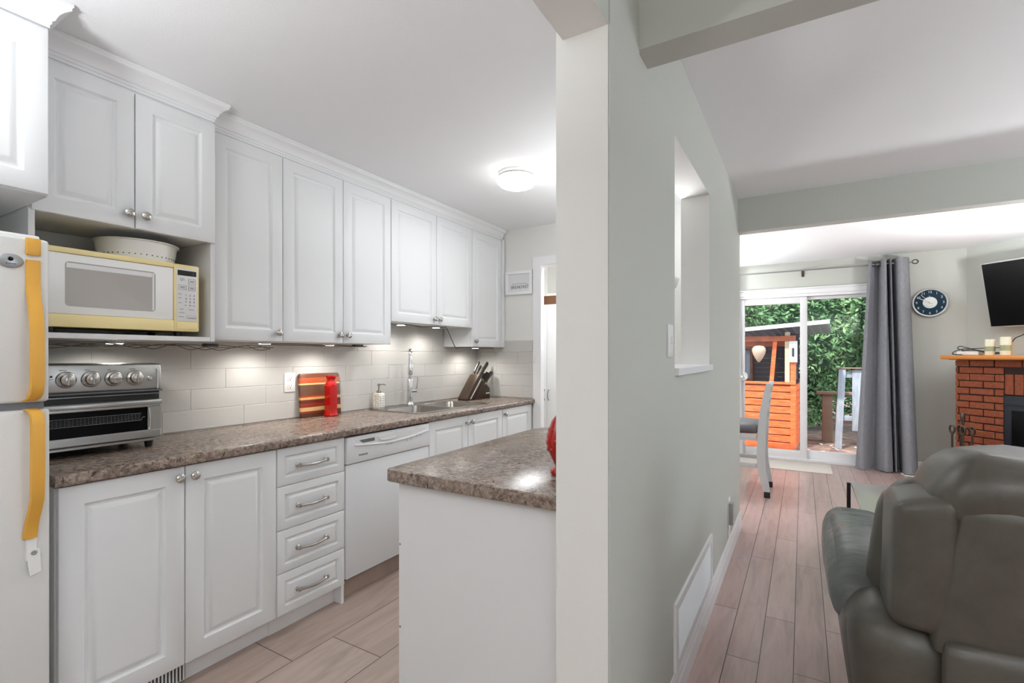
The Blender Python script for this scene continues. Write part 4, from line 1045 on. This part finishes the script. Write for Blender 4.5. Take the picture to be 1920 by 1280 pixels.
# things on the mantel
RZ = Matrix.Rotation(rz, 3, 'Z')
def frame_at(x, y, z): return Matrix.Translation(fwl(x, y, z)) @ Matrix.Rotation(rz, 4, 'Z')
t = thing('media_box', 'small white media box with a tangle of black cords on the mantel', 'electronics', fwl(.12, .06, 1.3025), rotz=rz)
obj('case', MB().box(-.105, .085, -.06, .06, 0, .038, .006, seg=3), M['white'], t, local=True)
b = MB().tube([(.22, .0, .022), (.15, -.03, .03), (.06, -.05, .05), (-.03, -.05, .075), (-.09, -.03, .088), (-.108, -.04, .070), (-.07, -.06, .055), (-.02, -.07, .045), (.05, -.07, .048), (.16, -.06, .02), (.24, -.03, .015)], .0042, 7, smooth=5)
b.tube([(.23, .02, .07), (.1, .0, .066), (-.01, -.02, .062), (-.06, -.04, .06), (-.115, -.07, .035), (-.125, -.08, .012), (-.09, -.085, .005), (-.04, -.08, .004)], .0042, 7, smooth=5)
b.tube([(-.06, -.05, .042), (.0, -.055, .05), (.06, -.055, .046), (.1, -.06, .036), (.16, -.07, .02), (.22, -.05, .012)], .006, 7, smooth=4)
obj('cords', b, M['cordblk'], t, local=True)
def candle(x, y, r_, h_, label, glass=False):
    t = thing('pillar_candle', label, 'candle', fwl(x, y, 1.3025), rotz=rz)
    obj('wax', MB().lathe([(r_*.97, 0), (r_, .004), (r_, h_-.004), (r_*.95, h_), (r_*.4, h_-.005), (0, h_-.006)], (0, 0, 0), n=28), M['amber'] if glass else M['wax'], t, local=True)
    if not glass: obj('band', MB().lathe([(r_+.0008, h_*.25), (r_+.002, h_*.26), (r_+.002, h_*.54), (r_+.0008, h_*.55)], (0, 0, 0), n=28), M['olive'], t, local=True)
    obj('wick', MB().tube([(0, 0, h_-.008), (.002, 0, h_+.008)], .0015, 6), M['cordblk'], t, local=True)
candle(.305, -.015, .036, .148, 'shorter ivory pillar candle with an olive band on the mantel')
candle(.425, -.015, .038, .166, 'taller ivory pillar candle with an olive band on the mantel')
candle(.385, .075, .034, .150, 'amber candle behind the two ivory candles on the mantel', True)
# fire tools
t = thing('fireplace_tools', 'antique iron fireplace tool set standing on the hearth', 'fire tools', fwl(.215, -.22, .05), rotz=rz)
obj('stand', MB().lathe([(.09, 0), (.09, .008), (.02, .02), (.009, .03), (.008, .57), (.011, .58)], (0, 0, 0), n=18).tube([(-.075, 0, .555), (.08, 0, .555)], .005, 8), M['iron'], t, local=True)
obj('finial', MB().lathe([(.010, .575), (.009, .60), (.016, .625), (.020, .66), (.017, .69), (.008, .712), (0, .716)], (0, 0, 0), n=14), M['iron'], t, local=True)
for i, (x, y) in enumerate(((-.07, -.03), (-.04, .03), (.025, -.035), (.078, .0))):
    tl = obj('tool', MB().tube([(x, y, .035), (x, y, .50)], .0085, 8), M['iron'], t, local=True)
    obj('handle_loop', MB().tube([(x, y, .50), (x-.018, y, .53), (x-.018, y, .565), (x, y, .585), (x+.018, y, .565), (x+.018, y, .53), (x, y, .50)], .009, 8, smooth=4), M['iron'], tl, local=True)
# television
t = thing('television', 'black flat-screen television tilted forward on the angled wall', 'television', Vector((1.513, 7.0, 1.9)) + RZ @ Vector((.28, 0, 0)), rotz=rz)
tilt = math.atan2(.14, .635)
mt = Matrix.Translation((0, -.17, 0)) @ Matrix.Rotation(tilt, 4, 'X')
obj('bezel', MB().box(0, 1.14, -.018, .03, -.327, .327, .006, mat=mt), M['silver'], t, local=True)
obj('screen', MB().box(.012, 1.128, -.021, -.017, -.312, .315, mat=mt), M['screen'], t, local=True, smooth=0)
obj('mount', MB().box(.45, .69, -.15, 0, -.12, .12), M['black'], t, local=True, smooth=0)
wl = lambda s, o_, z: Vector((1.513, 7.0, 0)) + RZ @ Vector((s, -o_, 0)) + Vector((0, 0, z))
tag(obj('tv_cable', MB().tube([wl(.60, .07, 1.66), wl(.58, .07, 1.57), wl(.53, .09, 1.50), wl(.48, .12, 1.46), wl(.44, .13, 1.36), wl(.42, .13, 1.307)], .0045, 7, smooth=5), M['cordblk'], smooth=60), 'black cable hanging below the television to the mantel', 'cable')

# coffee table ------------------------------------------------------
t = thing('coffee_table', 'low table with a pale top and thin dark legs beyond the recliner', 'table', (.75, 3.5, 0))
obj('table_top', MB().box(.277, 1.25, 2.98, 3.99, .436, .450, .003), M['glasstop'], t)
for x, y in ((.265, 3.975), (1.235, 3.975), (.265, 2.99), (1.235, 2.99)):
    obj('leg', MB().box(x-.011, x+.011, y-.011, y+.011, 0, .449, .002, seg=1), M['darkleg'], t, smooth=0)
obj('apron', MB().box(.30, 1.23, 2.985, 3.005, .40, .436).box(.30, 1.23, 3.965, 3.985, .40, .436), M['darkleg'], t, smooth=0)

# dining chairs ------------------------------------------------------
def dining_chair(label, loc, rotz_):
    """counter-height chair; local +x is behind the back, seat towards -x"""
    t = thing('dining_chair', label, 'chair', loc, 'counter-height dining chairs', rotz_)
    def post(y, nm):
        P = [(.0, 0), (-.020, .12), (-.045, .24), (-.055, .36), (-.052, .50), (-.048, .62), (-.036, .76), (-.014, .92), (.010, 1.045)]
        W = [.020, .030, .033, .034, .034, .034, .031, .026, .021]
        # smooth spline
        rings = []; n = len(P)
        for i in range(n-1):
            p0, p1, p2, p3 = [Vector((*P[max(0, min(n-1, j))], W[max(0, min(n-1, j))])) for j in (i-1, i, i+1, i+2)]
            for k in range(5):
                u = k/5; q = .5*((2*p1)+(p2-p0)*u+(2*p0-5*p1+4*p2-p3)*u*u+(3*p1-p0-3*p2+p3)*u**3)
                rings.append([Vector((q.x+sx_*q.z, y+sy_*.02, q.y)) for sx_, sy_ in ((-1, -1), (1, -1), (1, 1), (-1, 1))])
        rings.append([Vector((P[-1][0]+sx_*W[-1], y+sy_*.018, P[-1][1])) for sx_, sy_ in ((-1, -1), (1, -1), (1, 1), (-1, 1))])
        o = obj(nm, MB().loft(rings), M['chairgrey'], t, local=True, smooth=30)
        obj('foot_cap', MB().box(-.026, .024, y-.023, y+.023, 0, .055, .003, mat=Matrix.Translation((-.004, 0, 0))), M['black'], o, local=True)
    for y in (0, .43): post(y, 'rear_post')
    for y in (0, .43):
        o = obj('front_leg', MB().box(-.52, -.475, y-.02, y+.02, 0, .57, .003), M['chairgrey'], t, local=True)
        obj('foot_cap', MB().box(-.524, -.471, y-.024, y+.024, 0, .05, .003), M['black'], o, local=True)
    obj('seat_rail', MB().box(-.52, -.06, -.019, .006, .515, .572, .003).box(-.52, -.06, .424, .449, .515, .572, .003).box(-.52, -.50, -.019, .449, .515, .572, .003).box(-.09, -.065, -.019, .449, .515, .572, .003), M['chairgrey'], t, local=True)
    obj('seat_cushion', MB().soft(-.53, -.075, -.022, .452, .573, .672, .04, 8, .012), M['seat'], t, local=True)
    for z, y in ((.285, 0), (.285, .43)): obj('stretcher', MB().box(-.49, -.05, y-.012, y+.012, z-.018, z+.018, .003), M['chairgrey'], t, local=True)
    for z in (.74, .86, .98):
        obj('back_slat', MB().box(-.012-.036+.0*z, .012-.036, .0, .43, z-.03, z+.03, .004, mat=Matrix.Translation(((z-.74)*.15, 0, 0))), M['chairgrey'], t, local=True)
    return t
dining_chair('grey counter-height dining chair seen side-on, nearest the end of the dividing wall', (-.275, 5.05, 0), 0)
dining_chair('second dining chair mostly hidden behind the wall end, nearest the left curtain', (-.74, 6.05, 0), PI/2)

# ------------------------------------------------------------------ recliner
t = thing('recliner', 'grey-taupe leather recliner seen from behind at the lower right', 'recliner', (.55, 2.05, 0))
def taper(p):
    k = max(0, (.56-p.z)/.56); cx = .555
    s_ = 1 - .20*k**1.6
    q = Vector((cx + (p.x-cx)*s_, p.y - (0.04*k if p.y > 2 else 0), p.z)); return q
obj('base', MB().soft(.104, 1.004, 1.60, 2.50, .02, .61, .10, 16, .0, fn=taper), M['leather'], t, smooth=70)
def armtop(p):
    return Vector((p.x, p.y, p.z + .012*math.sin((p.y-1.8)*3)))
def arm(x0, x1, s_):
    a = obj('armrest', MB().soft(x0+.006, x1-.006, 1.66, 2.50, .10, .56, .06, 12, .004, fn=taper), M['leather'], t, smooth=70)
    pd = obj('arm_pad', MB().soft(x0-.012, x1+.012, 1.80, 2.535, .505, .655, .062, 14, .016, fn=lambda p: Vector((p.x, p.y, p.z - .05*max(0, 1.98-p.y)/.18*(1 if p.y < 1.98 else 0) + .0055*math.sin(p.y*58+9*p.x)*max(0, p.z-.57)/.07))), M['padleather'], a, smooth=70)
    xs = x0-.017 if s_ < 0 else x1+.017
    obj('piping', MB().tube([(xs+.012*-s_, 1.90, .535), (xs+.004*-s_, 1.97, .552), (xs, 2.12, .568), (xs, 2.3, .572), (xs+.004*-s_, 2.44, .575), (xs+.03*-s_, 2.53, .580)], .006, 8, smooth=5), M['padleather'], pd, smooth=60)
arm(.090, .285, -1); arm(.825, 1.02, 1)
def wing(x0, x1, mirror):
    def f(p):
        # top slopes down to the outer side, back leans
        out = (x1-p.x)/(x1-x0) if not mirror else (p.x-x0)/(x1-x0)
        z = p.z - max(0, (p.z-.60)/.35)*.035*out
        return Vector((p.x + (0 if mirror else -.012*max(0, (.75-p.z)/.2)), p.y - .02*max(0, (p.z-.6)/.4) + .03*out, z))
    w_ = obj('back_wing', MB().soft(x0, x1, 1.575, 1.79, .598, .955, .026, 12, .008, fn=f), M['leather'], t, smooth=70)
    def f2(p):
        q = f(p); lean = (p.z-.5)*.06
        return Vector((q.x + (lean if not mirror else -lean), q.y, q.z))
    obj('wing_pillow', MB().soft(x0-.022 if not mirror else x0+.01, x1-.01 if not mirror else x1+.022, 1.765, 1.90, .515, .948, .055, 12, .016, fn=f2), M['leather'], w_, smooth=70)
wing(.203, .330, False); wing(.780, .907, True)
obj('back_panel', MB().soft(.329, .781, 1.572, 1.80, .560, .945, .022, 10, .006, fn=lambda p: Vector((p.x - .055*max(0, (.94-p.z)/.38)*(1 if p.x < .4 else 0), p.y - .02*max(0, (p.z-.6)/.4), p.z))), M['leather'], t, smooth=70)
def headf(p):
    return Vector((p.x, p.y, p.z + .006*math.sin(p.x*34+p.y*20) - (.05*max(0, (.36-p.x)/.1) if p.x < .36 else 0) - (.05*max(0, (p.x-.75)/.1) if p.x > .75 else 0)))
obj('head_pillow', MB().soft(.276, .834, 1.552, 1.88, .880, 1.052, .085, 18, .006, fn=headf), M['leather'], t, smooth=70)
def flap(p):
    k = max(0, (.60-p.z)/.55); return Vector((p.x, p.y - .05*k + .022*math.sin((p.x-.30)*9)*(1-k)*.5, p.z))
obj('back_skirt', MB().soft(.296, .82, 1.545, 1.60, .03, .606, .022, 12, .006, fn=flap), M['leather'], t, smooth=70)
obj('seat_cushion', MB().soft(.29, .82, 1.86, 2.52, .36, .52, .06, 10, .02), M['leather'], t, smooth=70)
obj('footrest', MB().soft(.29, .82, 2.46, 2.56, .10, .42, .04, 8, .01), M['leather'], t, smooth=70)
obj('lever_slot', MB().box(.098, .125, 2.18, 2.215, .37, .50), M['black'], t, smooth=0)

# ------------------------------------------------------------------ garden beyond the door
GZ = -.25
struct('ground', MB().box(-9, 12, 7.15, 22, GZ-.1, GZ), M['soil'])
struct('ground', MB().box(-2.8, 3.4, 7.12, 7.2, GZ-.1, -.02), M['fencegrey'])
# playhouse shed
S0 = Vector((-.100, 9.13, GZ)); srot = math.radians(165)     # local x runs from the right front corner to the left, +y into the picture (mirrored)
sx_ = Vector((-math.cos(math.radians(3.5)), math.sin(math.radians(3.5)), 0)); sy_ = Vector((math.sin(math.radians(3.5)), math.cos(math.radians(3.5)), 0))
SM = Matrix(((sx_.x, sy_.x, 0, S0.x), (sx_.y, sy_.y, 0, S0.y), (0, 0, 1, S0.z), (0, 0, 0, 1)))
t = thing('playhouse', 'orange timber playhouse with a grey roof outside the sliding door', 'shed', S0)
def sbox(mb, x0, x1, y0, y1, z0, z1, bev=.003, mi=0): return mb.box(x0, x1, y0, y1, z0, z1, bev, mi, SM, seg=1)
b = MB()
for k in range(9): sbox(b, .06, 2.2, .0, .03, .02+.117*k, .02+.117*k+.103, .004)
obj('front_boards', b, M['orange'], t, smooth=0)
b = MB(); sbox(b, .05, 2.2, .032, .05, .0, 1.07); obj('inner_lining', b, M['darkwood'], t, smooth=0)  # dark sheet added behind the boards so their gaps look shaded
b = MB()
for k in range(9): sbox(b, .0, .03, .06, 1.6, .02+.117*k, .02+.117*k+.103, .004)
obj('side_boards', b, M['orange'], t, smooth=0)
b = MB(); sbox(b, .0, 2.2, -.03, .05, 1.075, 1.115); obj('ledge', b, M['orange'], t, smooth=0)
b = MB(); sbox(b, -.005, .07, -.01, .06, 0, 1.46); obj('corner_post', b, M['orange'], t, smooth=0)
b = MB(); sbox(b, .08, .15, .0, .06, 1.115, 1.93); obj('inner_post', b, M['creampost'], t, smooth=0)
b = MB().prism([(.315, 1.115), (.375, 1.115), (.315, 1.86), (.255, 1.86)], 0, .05, lambda u, v, a: SM @ Vector((u, a, v))); obj('slanted_post', b, M['orange'], t, smooth=0)
b = MB(); sbox(b, .0, 2.2, -.02, .06, 1.78, 1.87); obj('fascia_board', b, M['brownbeam'], t, smooth=0)
b = MB(); sbox(b, .0, 2.2, .1, .16, 1.70, 1.79); obj('inner_beam', b, M['brownbeam'], t, smooth=0)
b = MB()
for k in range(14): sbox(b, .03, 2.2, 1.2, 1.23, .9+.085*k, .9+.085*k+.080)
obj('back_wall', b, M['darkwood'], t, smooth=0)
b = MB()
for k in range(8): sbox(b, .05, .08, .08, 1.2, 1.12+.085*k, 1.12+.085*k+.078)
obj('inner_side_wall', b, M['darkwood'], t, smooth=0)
b = MB(); sbox(b, .79, .82, 1.14, 1.2, 1.05, 1.72); sbox(b, 1.62, 1.66, 1.14, 1.2, 1.05, 1.72); sbox(b, .79, 1.66, 1.14, 1.2, 1.68, 1.72); sbox(b, .79, 1.66, 1.14, 1.2, 1.05, 1.09)
obj('window_casing', b, M['brownbeam'], t, smooth=0)
b = MB(); sbox(b, .83, .90, 1.15, 1.19, 1.10, 1.65); sbox(b, 1.55, 1.62, 1.15, 1.19, 1.10, 1.65); sbox(b, .83, 1.62, 1.15, 1.19, 1.58, 1.65); sbox(b, .83, 1.62, 1.15, 1.19, 1.10, 1.17)
wf = obj('window_frame', b, M['winframe'], t, smooth=0)
b = MB(); sbox(b, .9, 1.55, 1.165, 1.18, 1.17, 1.58); obj('window_pane', b, M['winglass'], wf, smooth=0)
b = MB()
rfn = lambda u, v, a: SM @ Vector((a, u, v - .075*a))
b.prism([(-.22, 2.02), (1.75, 1.93), (1.75, 1.96), (-.22, 2.05)], -.46, 2.4, rfn)
for k in range(24): b.prism([(-.22, 2.008), (1.75, 1.918), (1.75, 1.932), (-.22, 2.022)], -.44+.12*k, -.40+.12*k, rfn)
obj('roof', b, M['roof'], t, smooth=0)
b = MB(); b.prism([(-.245, 2.0), (-.222, 2.0), (-.222, 2.062), (-.245, 2.062)], -.47, 2.4, rfn); obj('roof_edge', b, M['roofedge'], t, smooth=0)
c = SM @ Vector((.52, -.08, 0))
t2 = thing('hanging_lantern', 'straw-coloured egg-shaped lantern hanging from the playhouse eave', 'lantern', (c.x, c.y, c.z+1.42))
obj('shell', MB().lathe([(0, 1.435), (.022, 1.45), (.055, 1.50), (.090, 1.57), (.104, 1.63), (.098, 1.67), (.07, 1.70), (.02, 1.712)], (c.x, c.y, c.z), n=20), M['straw'], t2, smooth=60)
obj('cord', MB().tube([(c.x, c.y, c.z+1.71), (c.x, c.y, c.z+1.80)], .003, 6), M['cordbrn'], t2)
t2 = thing('garden_sign', 'white board with a dark bird silhouette on the playhouse corner post', 'sign', SM @ Vector((.03, -.03, 1.46)))
b = MB(); sbox(b, -.03, .085, -.045, -.03, 1.44, 1.78); obj('board', b, M['roofedge'], t2, smooth=0)
q = MB().soft(-.018, .018, -.004, .004, -.07, .07, .012, 5); q.b.transform(SM @ Matrix.Translation((.03, -.048, 1.60)))
obj('silhouette', q, M['ink'], t2)
# hedge, post bench, fence panel
def shrub(label, cx, cy, w, d, h_, n, seed, name='cedar_shrub', sz=(.035, .085)):
    r = random.Random(seed); t = thing(name, label, 'shrub', (cx, cy, GZ), 'hedge along the garden')
    b = MB(); vs = b.b.verts; fs = b.b.faces
    for i in range(n):
        a = r.random()*2*PI; ph = math.acos(1-2*r.random()); k = .80 + .28*r.random() + .10*math.sin(5*a+3*ph+seed)
        p = Vector((cx + w*k*math.sin(ph)*math.cos(a), cy + d*k*math.sin(ph)*math.sin(a), GZ + h_/2 + h_/2*k*math.cos(ph)))
        if p.z < GZ+.05 or p.y > cy + d*.6: continue
        s_ = r.uniform(*sz); u = Vector((r.gauss(0, 1), r.gauss(0, 1), r.gauss(-.3, .8))).normalized(); v = u.cross(Vector((r.gauss(0, 1), r.gauss(0, 1), r.gauss(0, 1)))).normalized()*.45
        q = [p - u*s_, p + v*s_*.8, p + u*s_, p - v*s_*.8]
        fs.new([vs.new(x_) for x_ in q])
    obj('leaves', b, M['leaf'], t, smooth=0)
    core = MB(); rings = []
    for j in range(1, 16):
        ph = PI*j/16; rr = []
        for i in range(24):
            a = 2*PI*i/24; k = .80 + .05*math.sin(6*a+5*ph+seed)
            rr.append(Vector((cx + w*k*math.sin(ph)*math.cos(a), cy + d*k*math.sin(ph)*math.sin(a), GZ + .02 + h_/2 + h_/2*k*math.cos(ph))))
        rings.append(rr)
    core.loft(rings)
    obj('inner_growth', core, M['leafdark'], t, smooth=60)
    obj('stem', MB().tube([(cx, cy, GZ-.02), (cx+.03, cy, GZ+.6), (cx, cy+.02, GZ+h_*.7)], [.07, .06, .03], 10), M['postwood'], t)
shrub('dense green cedar straight behind the right door pane', 0, 12.25, 1.0, .95, 4.7, 17000, 1)
shrub('leafy cedar behind the playhouse roof at the left', -2.1, 12.25, 1.0, .95, 4.9, 7000, 2)
shrub('cedar behind the grey fence panel, right of the dense one', 2.1, 12.25, 1.0, .95, 4.6, 7000, 4)
shrub('taller cedar of the back row, left of the dense front one', -1.05, 14.5, 1.15, .95, 5.4, 9000, 7)
shrub('taller cedar of the back row, right of the dense front one', 1.15, 14.5, 1.15, .95, 5.3, 9000, 8)
shrub('cedar at the far left end of the back row', -3.4, 14.5, 1.1, .95, 5.2, 2500, 3)
shrub('cedar at the far right end of the back row', 3.5, 14.5, 1.1, .95, 5.2, 2500, 6)
t = thing('timber_bench_end', 'weathered brown post with a plank top in the garden', 'bench', (.30, 10.5, GZ))
obj('post', MB().box(.30, .46, 10.40, 10.56, GZ, .60, .01), M['postwood'], t)
obj('plank_top', MB().box(.21, 1.10, 10.36, 10.62, .60, .65, .008), M['postwood'], t)
obj('rail', MB().box(.46, .98, 10.47, 10.52, .10, .16), M['postwood'], t, smooth=0)
obj('post', MB().box(.95, 1.08, 10.40, 10.56, GZ, .60, .01), M['postwood'], t)
t = thing('fence_panel', 'weathered grey picket panel leaning by the curtain edge outside', 'fence', (.65, 9.75, GZ))
obj('post', MB().box(.455, .555, 9.75, 9.85, GZ, 1.08, .008, mat=Matrix.Translation((.5, 0, GZ)) @ Matrix.Rotation(.045, 4, 'Y') @ Matrix.Translation((-.5, 0, -GZ))), M['fencegrey'], t)
for k in range(4): obj('picket', MB().box(.70+.20*k, .85+.20*k, 9.78, 9.80, .06, 1.06, .004), M['fencegrey'], t)
obj('rail', MB().box(.56, 1.55, 9.80, 9.84, .93, 1.03, .004), M['fencegrey'], t)
obj('rail', MB().box(.56, 1.55, 9.80, 9.84, .22, .30, .004), M['fencegrey'], t)
obj('cap', MB().box(.48, 1.6, 9.73, 9.87, 1.08, 1.10, .004), M['postwood'], t)
b = MB(); r = random.Random(5)
for i in range(140):
    x, y = r.uniform(-.6, 2.4), r.uniform(7.5, 10.2); s_ = r.uniform(.02, .06); a = r.random()*PI
    u = Vector((math.cos(a), math.sin(a), .1))*s_; v = Vector((-math.sin(a), math.cos(a), .1))*s_*.5; p = Vector((x, y, GZ+.012))
    b.b.faces.new([b.b.verts.new(q) for q in (p-u, p-v, p+u, p+v)])
tag(obj('fallen_leaves', b, M['deadleaf'], smooth=0), 'pale fallen leaves scattered over the brown garden soil', 'leaves', kind='stuff')
